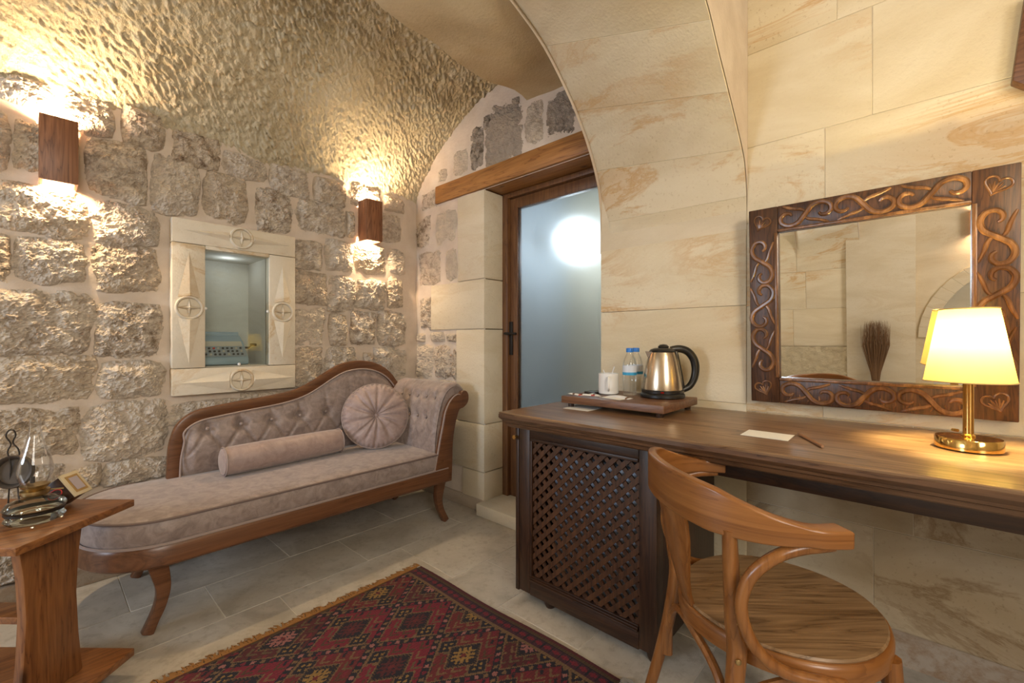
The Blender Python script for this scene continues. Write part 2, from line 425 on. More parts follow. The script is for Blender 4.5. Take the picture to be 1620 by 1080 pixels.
S1 = [(-0.029,2.062,0.144,0.112),(0.161,2.04,0.148,0.156),(0.343,2.046,0.14,0.173),(-0.129,1.844,0.115,0.236),(0.032,1.845,0.171,0.177),(0.252,1.823,0.192,0.241),(0.464,1.81,0.175,0.267),(0.02,1.593,0.264,0.191),(0.282,1.586,0.221,0.178),(0.552,2.005,0.186,0.167),(0.766,1.986,0.196,0.125),(0.996,1.974,0.194,0.158),(0.677,1.805,0.185,0.24),(0.913,1.779,0.175,0.226),(1.235,1.976,0.194,0.151),(1.183,1.797,0.281,0.191),(1.467,2.006,0.202,0.136),(1.687,1.997,0.151,0.096),(1.659,1.831,0.144,0.173),(1.362,1.8,0.051,0.149),(1.097,1.564,0.158,0.168),(1.291,1.588,0.168,0.186),(1.504,1.594,0.205,0.179),(1.701,1.602,0.132,0.166),(1.113,1.369,0.189,0.188),(1.309,1.353,0.165,0.202),(1.51,1.363,0.202,0.184),(1.691,1.389,0.12,0.197),(1.105,1.133,0.173,0.209),(1.284,1.123,0.106,0.193),(1.455,1.137,0.16,0.205),(1.67,1.137,0.204,0.226),(1.095,0.897,0.162,0.232),(1.297,0.932,0.197,0.158),(1.482,0.938,0.059,0.074),(1.661,0.903,0.242,0.199),(1.702,0.733,0.182,0.109),(-0.129,1.378,0.115,0.17),(0.046,1.386,0.2,0.18),(0.285,1.384,0.209,0.204),(-0.013,1.131,0.346,0.254),(0.291,1.103,0.22,0.233),(-0.013,0.891,0.346,0.176),(0.303,0.877,0.219,0.162),(-0.036,0.668,0.299,0.199),(0.282,0.649,0.272,0.246),(0.597,0.695,0.304,0.108),(0.881,0.728,0.233,0.084),(0.326,0.451,0.239,0.105),(0.149,0.46,0.094,0.101),(-0.053,0.468,0.265,0.137),(-0.089,0.309,0.193,0.138),(0.096,0.255,0.157,0.171),(-0.062,0.15,0.247,0.122),(0.318,0.273,0.244,0.189)]
for i,(cx,cz,ww,hh) in enumerate(S1):
    stone(lambda x,z,d: (x, YB-.006-d, z), cx, cz, ww*1.16, hh*1.16, 3.1*i+1, wall_left, MAT['stone' if (i*7)%5<3 else 'stone2'], .034)
for k in range(8):
    x = -.24-.06*(k%2)
    while x > -1.25:
        ww = random.uniform(.17,.27); x -= ww/2+.02
        stone(lambda x_,z,d: (x_, YB-.006-d, z), x, .17+k*.262, ww*1.12, .235, 7.7*k+x*9, wall_left, MAT['stone' if random.random()<.6 else 'stone2'], .032)
        x -= ww/2+.02

# door wall
DY0, DY1, DZT = 1.10, 1.937, 1.985
us = lin(.95,DY1,24)+lin(DY1,2.70,26)[1:]
vz = lin(-.02,DZT,50)+lin(DZT,2.75,26)[1:]
def w2f(u, q):
    d = .008*n3(7.1,u,q,3.2)+.004*n3(2.2,u,q,9)
    if u < DY1+.04: d = 0
    return (XD-d, u, q)
wall_far = struct(wallgrid('wall_far', us, vz, [(.9,DY1,-.1,DZT)], w2f, MAT['mortar']), 'stone wall with dressed jamb around the bathroom door')
S2 = [(1.789,2.274,0.309,0.345),(1.548,2.265,0.136,0.225),(1.362,2.246,0.199,0.23),(2.011,2.26,0.122,0.28),(2.168,2.215,0.148,0.16),(1.92,2.39,0.062,0.092),(1.683,2.43,0.058,0.045),(2.353,2.172,0.116,0.084),(2.494,2.037,0.189,0.12),(2.569,1.823,0.165,0.21),(2.315,1.813,0.22,0.232),(2.493,1.562,0.254,0.233),(2.256,1.562,0.117,0.221),(2.538,1.25,0.143,0.222),(2.601,1.077,0.099,0.064),(2.409,1.081,0.154,0.069),(2.253,1.075,0.107,0.058),(2.554,0.909,0.194,0.237),(2.348,0.913,0.191,0.221),(2.222,0.905,0.045,0.207),(2.51,0.732,0.22,0.088),(2.30,0.748,0.165,0.084),(2.436,0.554,0.276,0.121)]
for i,(cy,cz,ww,hh) in enumerate(S2):
    stone(lambda y,z,d: (XD-.004-d, y, z), cy, cz, ww*1.08, hh*1.1, 5.3*i+40, wall_far, MAT['stone3' if i<8 and i%3!=1 else 'stone2'], .016 if i<8 else .02, .7)
# dressed jamb blocks, each wrapping the corner into the door reveal
for z0,z1,y1 in ((1.437,1.985,2.187),(1.127,1.437,2.47),(.539,1.127,2.200),(.244,.539,2.255),(.0,.244,2.14)):
    B().box((XD-.012,DY1,z0+.002),(2.12,y1,z1-.002)).obj('jamb_block', MAT['ashlar_plain'], wall_far, bevel=.006)
B().box((1.80,.95,0),(2.3,DY1+.01,.072)).obj('door_step', MAT['ashlar_plain'], wall_far, bevel=.006)
B().box((XD-.02,DY1+.0,.0),(XD+.05,YB,.075)).obj('baseboard_far', MAT['basestone'], bevel=.004)
struct(bpy.data.objects['baseboard_far'], 'low stone skirting below the door wall')
bb = B().box((XF,YB-.035,.0),(XD-.02,YB+.05,.085)).obj('baseboard_left', MAT['basestone'], bevel=.004)
struct(bb, 'brown stone skirting under the rough wall')

# timber lintel over the door
lt = B()
lt.prism([(XD-.022,1.988),(XD-.020,2.108),(2.12,2.108),(2.12,1.988)], lambda u,v,w_: (u,w_,v), 1.0, 2.412)
tag(lt.obj('lintel_beam', MAT['beam'], bevel=.006, origin=(XD,1.9,1.985)), 'knotty honey brown timber lintel above the frosted glass door', 'beam')

# bathroom behind the frosted door: plain white room with its own lamp
br = B().add([(2.13,.2,0),(3.6,.2,0),(3.6,2.05,0),(2.13,2.05,0),(2.13,.2,2.3),(3.6,.2,2.3),(3.6,2.05,2.3),(2.13,2.05,2.3)],
        [(0,1,2,3),(4,7,6,5),(0,4,5,1),(1,5,6,2),(2,6,7,3)])
wall_bath = struct(br.obj('wall_bathroom', simple('white_bathroom_tile', (.62,.68,.72), .6)), 'pale bathroom walls behind the frosted glass')
B().box((2.9,1.62,0),(3.05,2.05,2.25)).obj('cream_curtain', simple('cream_bath_panel', (.72,.66,.5), .8), wall_bath)
bl = thing('bathroom_lamp', 'white globe lamp glowing behind the frosted door glass', 'lamp', (2.55,1.86,1.70))
B().lathe([(.03,-.03),(.05,-.02),(.05,0)], (2.55,1.86,1.73), 16).obj('lamp_base', MAT['white'], bl, smooth=True)
B().ball((2.55,1.86,1.79), .055, 10).obj('globe', emit('bath_globe', (.9,.96,1), 1.0), bl, smooth=True)
light('bathroom_lamp_light', 'POINT', (2.55,1.72,1.75), 6.5, (.78,.9,1.0), .12)

# the door
door = struct(B().box((2.045,DY0,.072),(2.055,DY0+.01,.08)).obj('door_1', MAT['door_wood']), 'wooden door with a tall frosted glass pane')
def dbox(n, a, b, m='door_wood', bev=.003): return B().box(a, b).obj(n, MAT[m], door, bevel=bev)
dbox('door_frame', (2.02,DY1-.045,.072),(2.13,DY1,1.985))
dbox('door_frame_head', (2.02,DY0,1.955),(2.13,DY1-.045,1.985))
dbox('stile', (2.045,1.833,.072),(2.09,DY1-.046,1.953))
dbox('top_rail', (2.045,DY0,1.888),(2.09,1.833,1.953))
dbox('bottom_rail', (2.045,DY0,.072),(2.09,1.833,.22))
dbox('glazing_bead', (2.038,1.825,.22),(2.05,1.836,1.89), bev=.002)
t = NT('frosted_glass')
t.bsdf((.93,.97,1.0), .33, Transmission_Weight=1.0, IOR=1.3)
B().box((2.060,DY0,.2),(2.066,1.833,1.90)).obj('frosted_pane', t.m, door)
hd = dbox('lock_plate', (2.036,1.866,.965),(2.046,1.898,1.175), 'black_metal', .002)
B().tube([(2.04,1.882,1.10),(2.0,1.882,1.10),(1.99,1.882,1.10)], .009, 8).obj('handle_stem', MAT['black_metal'], hd, smooth=True)
B().tube([(1.995,1.895,1.10),(1.995,1.83,1.10),(1.998,1.80,1.098)], .008, 8).obj('lever', MAT['black_metal'], hd, smooth=True)

# desk wall and pier with dressed blocks
wall_right = struct(B().box((XR,-2.4,-.02),(XR+.15,1.14,3.0)).obj('wall_right', MAT['ashlar_face']), 'cream limestone wall behind the desk')
def blk(y0,y1,z0,z1,x=XR-.0022,m='ashlar',g=.0009):
    B().box((x,y0+g,z0+g),(XR+.02,y1-g,z1-g)).obj('stone_block', MAT[m], wall_right, bevel=.0012, seg=1)
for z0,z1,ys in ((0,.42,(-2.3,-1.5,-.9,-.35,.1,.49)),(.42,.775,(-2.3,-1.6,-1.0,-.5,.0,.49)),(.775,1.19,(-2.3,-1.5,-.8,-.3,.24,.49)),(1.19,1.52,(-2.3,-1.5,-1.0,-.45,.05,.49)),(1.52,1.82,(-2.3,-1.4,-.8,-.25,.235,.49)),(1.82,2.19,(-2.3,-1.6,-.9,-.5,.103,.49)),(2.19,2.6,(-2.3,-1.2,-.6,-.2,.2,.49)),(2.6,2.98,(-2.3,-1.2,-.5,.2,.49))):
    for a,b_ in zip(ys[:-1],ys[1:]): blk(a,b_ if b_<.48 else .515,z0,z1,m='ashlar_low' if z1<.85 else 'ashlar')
for z0,z1 in ((0,.40),(.40,.80),(.80,1.195),(1.195,1.50)):
    blk(.49,1.155,z0,z1,XR-.007)
B().box((XR-.0055,.49,1.49),(XR+.15,1.158,3.0)).obj('pier_core', MAT['ashlar_face'], wall_right)
bs = B().grid(60,5,lambda a,b_: (XR-.006-.02*(1-b_)*(1+.6*n3(1,a*2.5,b_,4)), -2.2+a*3.3, b_*.10)).obj('baseboard_right', MAT['basestone'], smooth=True)
struct(bs, 'worn grey stone footing along the desk wall')

# arch over the room between the two bays: each voussoir a piece
far_p = [(1.921,1.50),(1.918,1.60),(1.90,1.72),(1.872,1.83),(1.791,1.974),(1.685,2.10),(1.539,2.224),(1.408,2.305),(1.217,2.372),(.9,2.47),(.5,2.55),(0,2.61),(-.64,2.635)]
near_p = [(1.921,1.50),(1.918,1.60),(1.905,1.68),(1.875,1.765),(1.785,1.855),(1.68,1.945),(1.56,2.045),(1.455,2.135),(1.25,2.24),(.95,2.36),(.55,2.46),(0,2.55),(-.64,2.59)]
def full(p): 
    q = catmull([(a,0,b) for a,b in p], 6); q = [(v.x,v.z) for v in q]
    return q+[(-1.28-a,b) for a,b in q[::-1][1:]]
FP, NP_ = full(far_p), full(near_p)
YN, YF, YC = .49, 1.10, 1.155
arch = struct(B().box((-1.0,.6,2.70),(-.3,1.1,2.95)).obj('trim_1', MAT['ashlar_face']), 'wide dressed stone arch springing from the desk wall')
npt = len(FP); seg = 6
def nrm(P,i):
    a, b_ = P[max(i-1,0)], P[min(i+1,len(P)-1)]
    tx, tz = b_[0]-a[0], b_[1]-a[1]; l = math.hypot(tx,tz) or 1
    return (tz/l, -tx/l) if True else None
cuts = [0,8,20,30,40,48,54,60,66,npt-1-66+0,npt-1-60,npt-1-54,npt-1-48,npt-1-40,npt-1-30,npt-1-20,npt-1-8,npt-1]
cuts = sorted(set(c for c in cuts if 0<=c<npt))
for a,b_ in zip(cuts[:-1],cuts[1:]):
    idx = list(range(a,b_+1)); m = len(idx); v = []; f = []
    for k,i in enumerate(idx):
        sh = 0
        nx, nz = nrm(FP,i)
        fx, fz = FP[i]; ex, ez = NP_[i]
        up = (0.0,1.0)
        pr = .0 if 0<k<m-1 else .0
        cxo, czo = (-nx*.028, -nz*.028)
        if i < 12 or i > npt-13: cxo, czo = cxo*.3, czo*.3
        # outward (into masonry) side
        s_ = 1 if fx > -.64 else -1
        ox, oz = (abs(nx)*s_, abs(nz))
        v += [(ex,YN,ez),(fx,YF,fz),(fx+ox*.03,YC,fz+oz*.03),(fx+ox*.16,YC,fz+oz*.16),(ex+ox*.16,YN,ez+oz*.16)]
    for k in range(m-1):
        for q in range(5): f.append((k*5+q,k*5+(q+1)%5,k*5+5+(q+1)%5,k*5+5+q))
    f.append((0,1,2,3,4)); f.append(tuple(m*5-5+q for q in (4,3,2,1,0)))
    o = B().add(v,f).obj('voussoir', MAT['ashlar'], arch, bevel=.0018, seg=1, tol=30)
# masonry above the arch, near and far faces
for nm, P, y, flip in (('arch_spandrel', NP_, YN-.003, 0), ('arch_spandrel', FP, YC-.004, 1)):
    v = []; f = []
    for i,(x,z) in enumerate(P): v += [(x,y,z+.006),(x,y,3.0)]
    for i in range(npt-1): f.append((2*i,2*i+1,2*i+3,2*i+2))
    B().add(v,f).obj(nm, MAT['mortar'], arch, fixn=False)

# ceilings
VP = [(2.70,2.00),(2.66,2.065),(2.60,2.15),(2.5,2.255),(2.36,2.36),(2.1,2.50),(1.93,2.56),(1.82,2.575),(1.72,2.545),(1.65,2.48),(1.60,2.425)]
ys_, zs_ = [p[0] for p in VP], [p[1] for p in VP]
VC = catmull([(0,a,b_) for a,b_ in VP], 12)
L = [0]
for a,b_ in zip(VC[:-1],VC[1:]): L.append(L[-1]+(b_-a).length)
_py = np.array([p.y for p in VC]); _pz = np.array([p.z for p in VC]); _L = np.array(L)
_S = np.linspace(0, L[-1], 261); _Y = np.interp(_S, _L, _py); _Z = np.interp(_S, _L, _pz)
_ty = np.gradient(_Y); _tz = np.gradient(_Z); _tl = np.hypot(_ty, _tz); _ty /= _tl; _tz /= _tl
def vault(a, b_):
    x = 1.90-2.35*a; j = int(round(b_*260)); s_ = float(_S[j])
    y, z = float(_Y[j]), float(_Z[j])
    z += .05*n3(x,0,0,1.6,2)*max(0,1-b_*4)
    e = smoothstep(0,.05,b_)*(1-smoothstep(.94,1.0,b_))
    # chisel strokes: short slanted ridges
    u_, w_ = x*.82+s_*.57, -x*.57+s_*.82
    st = .9-2.2*abs(noise.noise(Vector((u_*66, w_*24, .3))))+.7*noise.noise(Vector((u_*120, w_*60, 2.3)))
    big = n3(x,s_,1,4)*.012
    k_ = .0098*(1.0+.5*noise.noise(Vector((x*3,s_*3,5))))
    d = e*(k_*st+big)
    return (x, y+d*float(_tz[j]), z-d*float(_ty[j]))
ceiling = struct(B().grid(430, 260, vault).obj('ceiling', MAT['ceiling'], smooth=True, tol=180, fixn=False), 'hand carved rough rock vault over the chaise')
B().grid(6, 24, lambda a,b_: (-.45+(XF+.45)*a, float(np.interp(b_*L[-1],_L,_py)), float(np.interp(b_*L[-1],_L,_pz)))).obj('vault_end', MAT['ceiling'], ceiling, smooth=True)
def soff(a, b_):
    x = 1.93+(XF-1.93)*a; y = 1.12+(1.605-1.12)*b_
    z = 2.415+.03*n3(x,y,3,1.5)+(.10*smoothstep(1.2,.2,x))-.012*math.sin(b_*PI)-.03*b_*smoothstep(1.1,1.5,x)*smoothstep(1.8,1.5,x)
    return (x, y+(.02*n3(x,9,0,3) if b_>.95 else 0), z)
B().grid(90, 12, soff).obj('smooth_soffit', MAT['smooth'], ceiling, smooth=True)
B().box((XF-.4,-2.4,2.96),(XR+.1,1.2,3.05)).obj('near_vault', MAT['ashlar_face'], ceiling)
B().box((XF-.4,1.2,2.75),(XR+.2,2.9,2.85)).obj('roof_slab', MAT['mortar'], ceiling)

# wall opposite the desk (seen in the mirror) with an assumed window, and the rear wall
wf = B()
wf.box((XF-.3,.48,0),(XF,1.45,3.0)); wf.box((XF-.3,1.45,0),(XF,2.45,1.0)); wf.box((XF-.3,1.45,2.0),(XF,2.45,3.0)); wf.box((XF-.3,2.45,0),(XF,2.75,3.0))
wall_front = struct(wf.obj('wall_front', MAT['ashlar_face']), 'limestone wall opposite the desk')
for z0,z1,ya in ((.45,.95,(.62,1.2,1.45)),(.95,1.45,(.62,1.05,1.45)),(1.45,1.95,(.62,1.15,1.45))):
    for a,b_ in zip(ya[:-1],ya[1:]): B().box((XF-.02,a+.002,z0+.002),(XF+.006,b_-.002,z1-.002)).obj('stone_block', MAT['ashlar'], wall_front, bevel=.002)
B().grid(50,22,lambda a,b_: (XF+.03+.02*n3(3,a*1.0,b_*.4,14), .62+a*.85, b_*.45)).obj('rough_footing', MAT['ceiling'], wall_front, smooth=True)
B().box((XF-.3,-.02,0),(XF+.05,.62,3.0)).obj('smooth_pier', MAT['ashlar_plain'], wall_front, bevel=.004)
wn = struct(B().box((XF-.2,1.45,1.0),(XF-.16,1.5,2.0)).obj('assumed_bay_window', MAT['door_wood']), 'assumed small wooden window of the chaise bay')  # unseen, assumed as the source of the cool light
B().box((XF-.2,2.40,1.0),(XF-.16,2.45,2.0)).obj('window_frame', MAT['door_wood'], wn)
B().box((XF-.2,1.5,1.0),(XF-.16,2.40,1.05)).obj('window_frame', MAT['door_wood'], wn)
B().box((XF-.2,1.5,1.95),(XF-.16,2.40,2.0)).obj('window_frame', MAT['door_wood'], wn)
B().box((XF-.185,1.5,1.05),(XF-.18,2.40,1.95)).obj('pane', cheapglass('window_glass'), wn)
# recessed arched bay right of the pier
X2 = XF-.15
ar = B(); pts = []
for i in range(25):
    a = PI*i/24; pts.append((-1.0+.82*math.cos(a), .55+.82*math.sin(a)))
v = []; f = []
for i,(y,z) in enumerate(pts): v += [(X2,y,z),(X2,y,3.0)]
for i in range(24): f.append((2*i,2*i+1,2*i+3,2*i+2))
ar.add(v,f); ar.add([(X2,-.18,0),(X2,-.18,3),(X2,.0,3),(X2,.0,0)],[(0,1,2,3)]); ar.add([(X2,-2.4,0),(X2,-2.4,3),(X2,-1.82,3),(X2,-1.82,0)],[(0,1,2,3)])
wall_fire = struct(ar.obj('wall_arched_niche', MAT['ashlar_face'], fixn=False), 'wall with a wide low arch seen in the mirror')
for i in range(24):
    (y0,z0),(y1,z1) = pts[i],pts[i+1]; k = 1.17
    q = [(y0,z0),(y1,z1),(-1.0+(y1+1.0)*k,.55+(z1-.55)*k),(-1.0+(y0+1.0)*k,.55+(z0-.55)*k)]
    B().prism(q, lambda u,v_,w_: (w_,u,v_), X2-.05, X2+.025).obj('arch_stone', MAT['ashlar_plain'], wall_fire, bevel=.003, seg=1)
B().box((X2-.42,-1.9,0),(X2-.4,-.1,1.5)).obj('arch_back', MAT['ashlar_plain'], wall_fire)
wr = B(); wr.box((XF-.4,-2.45,0),(-1.6,-2.3,3.0)); wr.box((-.2,-2.45,0),(XR+.1,-2.3,3.0)); wr.box((-1.6,-2.45,0),(-.2,-2.3,1.48)); wr.box((-1.6,-2.45,2.62),(-.2,-2.3,3.0))
struct(wr.obj('wall_rear', MAT['ashlar_face']), 'limestone wall behind the viewer')
w2_ = struct(B().box((-1.6,-2.4,1.48),(-.2,-2.36,1.53)).obj('rear_fill_window', MAT['door_wood']), 'unseen rear window frame added for the warm fill')  # window and wall opening are added to frame the fill light
for a in (-1.6,-.93,-.25): B().box((a,-2.4,1.53),(a+.05,-2.36,2.62)).obj('mullion', MAT['door_wood'], w2_)
# ------------------------------------------------------------------ chaise longue
SF, SB, SZ = 1.995, 2.60, .41
ch = thing('chaise_longue', 'mauve buttoned chaise longue with carved brown wooden frame against the rough wall', 'chaise', (.9,2.3,0))
def seat_outline(o=0.0, n=14):
    p = [(1.62,SB+o),(1.62,SF-o)]
    rx, ry = .25, .27
    for i in range(n+1):
        a = -PI/2-PI/2*i/n
        p.append((.105+rx+math.cos(a)*(rx+o), SF+ry+math.sin(a)*(ry+o)))
    rx, ry = .20, .22
    for i in range(n+1):
        a = PI-PI/2*i/n
        p.append((.105+rx+math.cos(a)*(rx+o), SB-ry+math.sin(a)*(ry+o)))
    return p
def slab(rings):
    b = B(); n = len(rings[0][0]); v = []; f = []
    for pts, z in rings: v += [(x,y,z) for x,y in pts]
    for j in range(len(rings)-1):
        for i in range(n): f.append((j*n+i,j*n+(i+1)%n,(j+1)*n+(i+1)%n,(j+1)*n+i))
    f.append(tuple(range(n))[::-1]); f.append(tuple(range((len(rings)-1)*n,len(rings)*n)))
    return b.add(v,f)
slab([(seat_outline(-.004),.312),(seat_outline(.004),.33),(seat_outline(.006),.36),(seat_outline(.002),.398),(seat_outline(-.006),.408),(seat_outline(-.03),.414),(seat_outline(-.12),.418)]).obj('seat_cushion', MAT['velvet'], ch, smooth=True, tol=60)
def outl(o, z): return [(x,y,z) for x,y in seat_outline(o,20)[1:]]
B().tube(outl(.003,.405), .005, 6).obj('piping', MAT['piping'], ch, smooth=True)
B().tube(outl(.006,.318), .0055, 6).obj('piping', MAT['piping_light'], ch, smooth=True)
slab([(seat_outline(.006),.238),(seat_outline(.012),.246),(seat_outline(.012),.302),(seat_outline(.006),.313)]).obj('seat_rail', MAT['chaise_wood'], ch, smooth=True, tol=30)
def sabre(x, y, s_, name='leg'):
    path = [(x,y,.245),(x-.012*s_,y,.19),(x-.018*s_,y,.14),(x-.008*s_,y,.085),(x+.014*s_,y-.004,.035),(x+.03*s_,y-.008,.0)]
    P = catmull(path, 4); n = len(P)
    ws = [interp(i/(n-1),[0,.25,.5,.75,1],[.062,.05,.038,.032,.036]) for i in range(n)]
    return B().sweep(P, ws, [.038]*n, up=(0,1,0)).obj(name, MAT['chaise_wood'], ch, bevel=.005)
sabre(.30,2.035,-1); sabre(1.60,2.035,1); sabre(.33,2.56,-1); sabre(1.60,2.56,1)
# back with its shaped wooden crest
TX = [.435,.44,.452,.475,.53,.62,.74,.86,.95,1.03,1.10,1.17,1.24,1.31,1.38,1.45,1.51,1.56,1.60,1.64]
TZ = [.40,.53,.60,.652,.692,.708,.722,.734,.748,.771,.806,.848,.884,.902,.905,.893,.868,.832,.785,.72]
crest = catmull([(x,2.55,z) for x,z in zip(TX,TZ)], 5)
B().sweep(crest, [.052]*len(crest), [.036]*len(crest), up=(0,1,0)).map(lambda p: p).obj('crest_frame', MAT['chaise_wood'], ch, bevel=.007)
def ztop(x): return interp(x, [p.x for p in crest[4:]], [p.z for p in crest[4:]])
btn = [(.564+.075*1.93*i, .628+.004*i) for i in range(8)]
def backf(a, b_):
    x = .452+(1.62-.452)*a; zt = ztop(x)-.012
    if a < .06: zt = min(zt, .40+(zt-.40)*1)
    z = .40+(zt-.40)*b_
    e = min(1, a/.05)*min(1,(1-a)/.03); k_ = math.sin(PI*min(1,max(0,b_*.97+.02)))**.45
    d = .062*k_*e**.5
    for i,(bx,bz) in enumerate(btn):
        r2 = ((x-bx)**2+(z-bz)**2)
        d -= .026*math.exp(-r2/.0007)
        # pleats: straight up from the button, slanting down to the next row
        if z > bz: d -= .009*math.exp(-((x-bx)/.008)**2)*math.exp(-(z-bz)/.09)
        else:
            for s_ in (-1,1):
                xx = bx+s_*(bz-z)*.62
                d -= .008*math.exp(-((x-xx)/.008)**2)*(1 if bz-z<.12 else 0)
    return (x, 2.565-d, z)
B().grid(170, 44, backf).obj('back_cushion', MAT['velvet'], ch, smooth=True, tol=180)
B().grid(40, 10, lambda a,b_: (.445+1.18*a, 2.585, .30+(ztop(max(.46,.445+1.18*a))-.30)*b_)).obj('back_panel', MAT['chaise_wood'], ch)
pp = catmull([(x+.022 if x<.47 else x,2.523,max(.41,z-.026)) for x,z in list(zip(TX,TZ))[:-1]], 5)
B().tube(pp, .0045, 6).obj('piping', MAT['piping_light'], ch, smooth=True)
for bx,bz in btn: B().ball((bx,2.519,bz), .0085, 8).obj('button', MAT['velvet'], ch, smooth=True)
# scrolled arm at the right end
AP = [(1.545,.40),(1.552,.48),(1.565,.57),(1.585,.65),(1.607,.71),(1.64,.756),(1.685,.780),(1.725,.778),(1.755,.756),(1.768,.72),(1.758,.685),(1.732,.668),(1.705,.675)]
AC = catmull([(x,0,z) for x,z in AP], 5)
abt = [(2.12,.62),(2.24,.62),(2.36,.62),(2.12,.725),(2.18,.56),(2.30,.56)]
abt = [(2.09+.085*i, .715) for i in range(5)]+[(2.13+.085*i, .60) for i in range(4)]
def armf(a, b_):
    i = b_*(len(AC)-1); j = min(int(i), len(AC)-2); t_ = i-j; p = AC[j].lerp(AC[j+1], t_)
    tg = (AC[j+1]-AC[j]).normalized(); nx, nz = -tg.z, tg.x
    y = 2.02+(2.55-2.02)*a; e = min(1,a/.05)
    d = .022*e**.5*math.sin(PI*min(1,max(0,b_)))**.4
    for by,bz in abt:
        if b_ < .52:
            d -= .02*math.exp(-((y-by)**2+(p.z-bz)**2)/.0005)
            if p.z < bz: d -= .008*math.exp(-((y-by)/.007)**2)*math.exp(-(bz-p.z)/.07)
            else: d -= .006*math.exp(-((y-by-.35*(p.z-bz))/.007)**2)*math.exp(-(p.z-bz)/.07)
    return (p.x+nx*d, y, p.z+nz*d)
ac_ = B().grid(70, 90, armf)
capv = [armf(0, i/40) for i in range(41)]
ac_.add([(x,y-.004,z) for x,y,z in capv]+[(1.66,2.016,.55),(1.63,2.016,.40)], [tuple(range(43))])
ac_.obj('arm_cushion', MAT['velvet'], ch, smooth=True, tol=180)
for by,bz in abt:
    k_ = min(range(len(AC)//2), key=lambda i: abs(AC[i].z-bz)); q = AC[k_]
    B().ball((q.x-.004, by, bz+.002), .008, 8).obj('button', MAT['velvet'], ch, smooth=True)
inner = [(1.526,.314),(1.548,.41),(1.568,.50),(1.587,.575),(1.603,.64),(1.63,.69),(1.66,.72),(1.69,.735),(1.715,.733)]
outer = [(1.645,.238),(1.65,.33),(1.655,.46),(1.668,.54),(1.685,.60),(1.705,.645),(1.735,.655),(1.765,.675),(1.778,.705),(1.772,.738),(1.752,.755),(1.728,.752)]
ip = [(p.x,p.z) for p in catmull([(x,0,z) for x,z in inner],4)]; op = [(p.x,p.z) for p in catmull([(x,0,z) for x,z in outer],4)]
B().prism(ip+op[::-1]+[(1.545,.238)], lambda u,v_,w_: (u,w_,v_), 1.985, 2.022).obj('arm_facing', MAT['chaise_wood'], ch, bevel=.005)
B().tube([(x-.002,1.992,z) for x,z in ip], .0045, 6).obj('piping', MAT['piping_light'], ch, smooth=True)
ob = [(1.64,.30),(1.655,.46),(1.668,.54),(1.685,.60),(1.705,.66),(1.70,.67),(1.66,.60),(1.63,.46),(1.60,.30)]
B().prism(ob, lambda u,v_,w_: (u,w_,v_), 2.022, 2.55).obj('arm_back', MAT['chaise_wood'], ch)

# bolster and round pillow
bo = thing('bolster_pillow', 'long cylindrical mauve bolster lying on the chaise seat', 'pillow', (.885,2.40,.415))
bprof = [(.012,-.298),(.045,-.300),(.060,-.294),(.066,-.27),(.068,-.15),(.0685,0),(.068,.15),(.066,.27),(.060,.294),(.045,.300),(.012,.298)]
ax = lambda p: Vector((.885+p.z*.998, 2.40+p.x+p.z*.06, .486+p.y))
B().lathe(bprof, (0,0,0), 32, ax=ax).obj('bolster_body', MAT['pillow_f'], bo, smooth=True, tol=50)
for s_ in (-1,1):
    B().tube([ax(Vector((.066*math.cos(a),.066*math.sin(a),s_*.288))) for a in [2*PI*i/28 for i in range(28)]], .0035, 6, closed=True).obj('piping', MAT['piping_light'], bo, smooth=True)
B().tube([ax(Vector((-.066*math.cos(.75),-.066*math.sin(.75),-.22+.5*i/10))) for i in range(11)], .003, 6).obj('zip_seam', MAT['piping_light'], bo, smooth=True)
rp = thing('round_pillow', 'round mauve pleated pillow with centre button leaning in the chaise corner', 'pillow', (1.36,2.33,.42))
Rm = Matrix.Rotation(R(-24),4,'Z') @ Matrix.Rotation(R(90-14),4,'X')
pc = Vector((1.372,2.36,.608))
def pil(sgn):
    b = B(); nr, na = 26, 144; v = []; f = []
    for i in range(nr+1):
        r_ = i/nr
        for k in range(na):
            a = 2*PI*k/na
            h_ = .062*(1-r_**2.6)**.55*(1-.62*math.exp(-(r_/.17)**2)) if r_<1 else 0
            w_ = .5+.5*math.cos(a*13+1.3*math.sin(a*3)+r_*1.2)
            h_ -= .012*(w_**3)*math.sin(PI*min(1,r_*1.0))**.7*(1 if sgn>0 else .3)
            h_ += .004*math.cos(a*40)*smoothstep(.75,1,r_)
            rr = .187*r_*(1+.012*math.cos(a*40)*smoothstep(.8,1,r_))
            v.append(pc+(Rm@Vector((rr*math.cos(a), rr*math.sin(a), sgn*max(h_,0)))))
    for i in range(nr):
        for k in range(na): f.append((i*na+k,i*na+(k+1)%na,(i+1)*na+(k+1)%na,(i+1)*na+k))
    return b.add(v,f)
a_ = pil(1); b2 = pil(-1); a_.add(b2.v,b2.f)
a_.obj('pillow_body', MAT['pillow_f'], rp, smooth=True, tol=180)
B().ball(pc+(Rm@Vector((0,0,.024))), .013, 8).obj('button', MAT['pillow_f'], rp, smooth=True)
B().tube([pc+(Rm@Vector((.189*math.cos(2*PI*i/60),.189*math.sin(2*PI*i/60),0))) for i in range(60)], .004, 6, closed=True).obj('piping', MAT['piping_light'], rp, smooth=True)

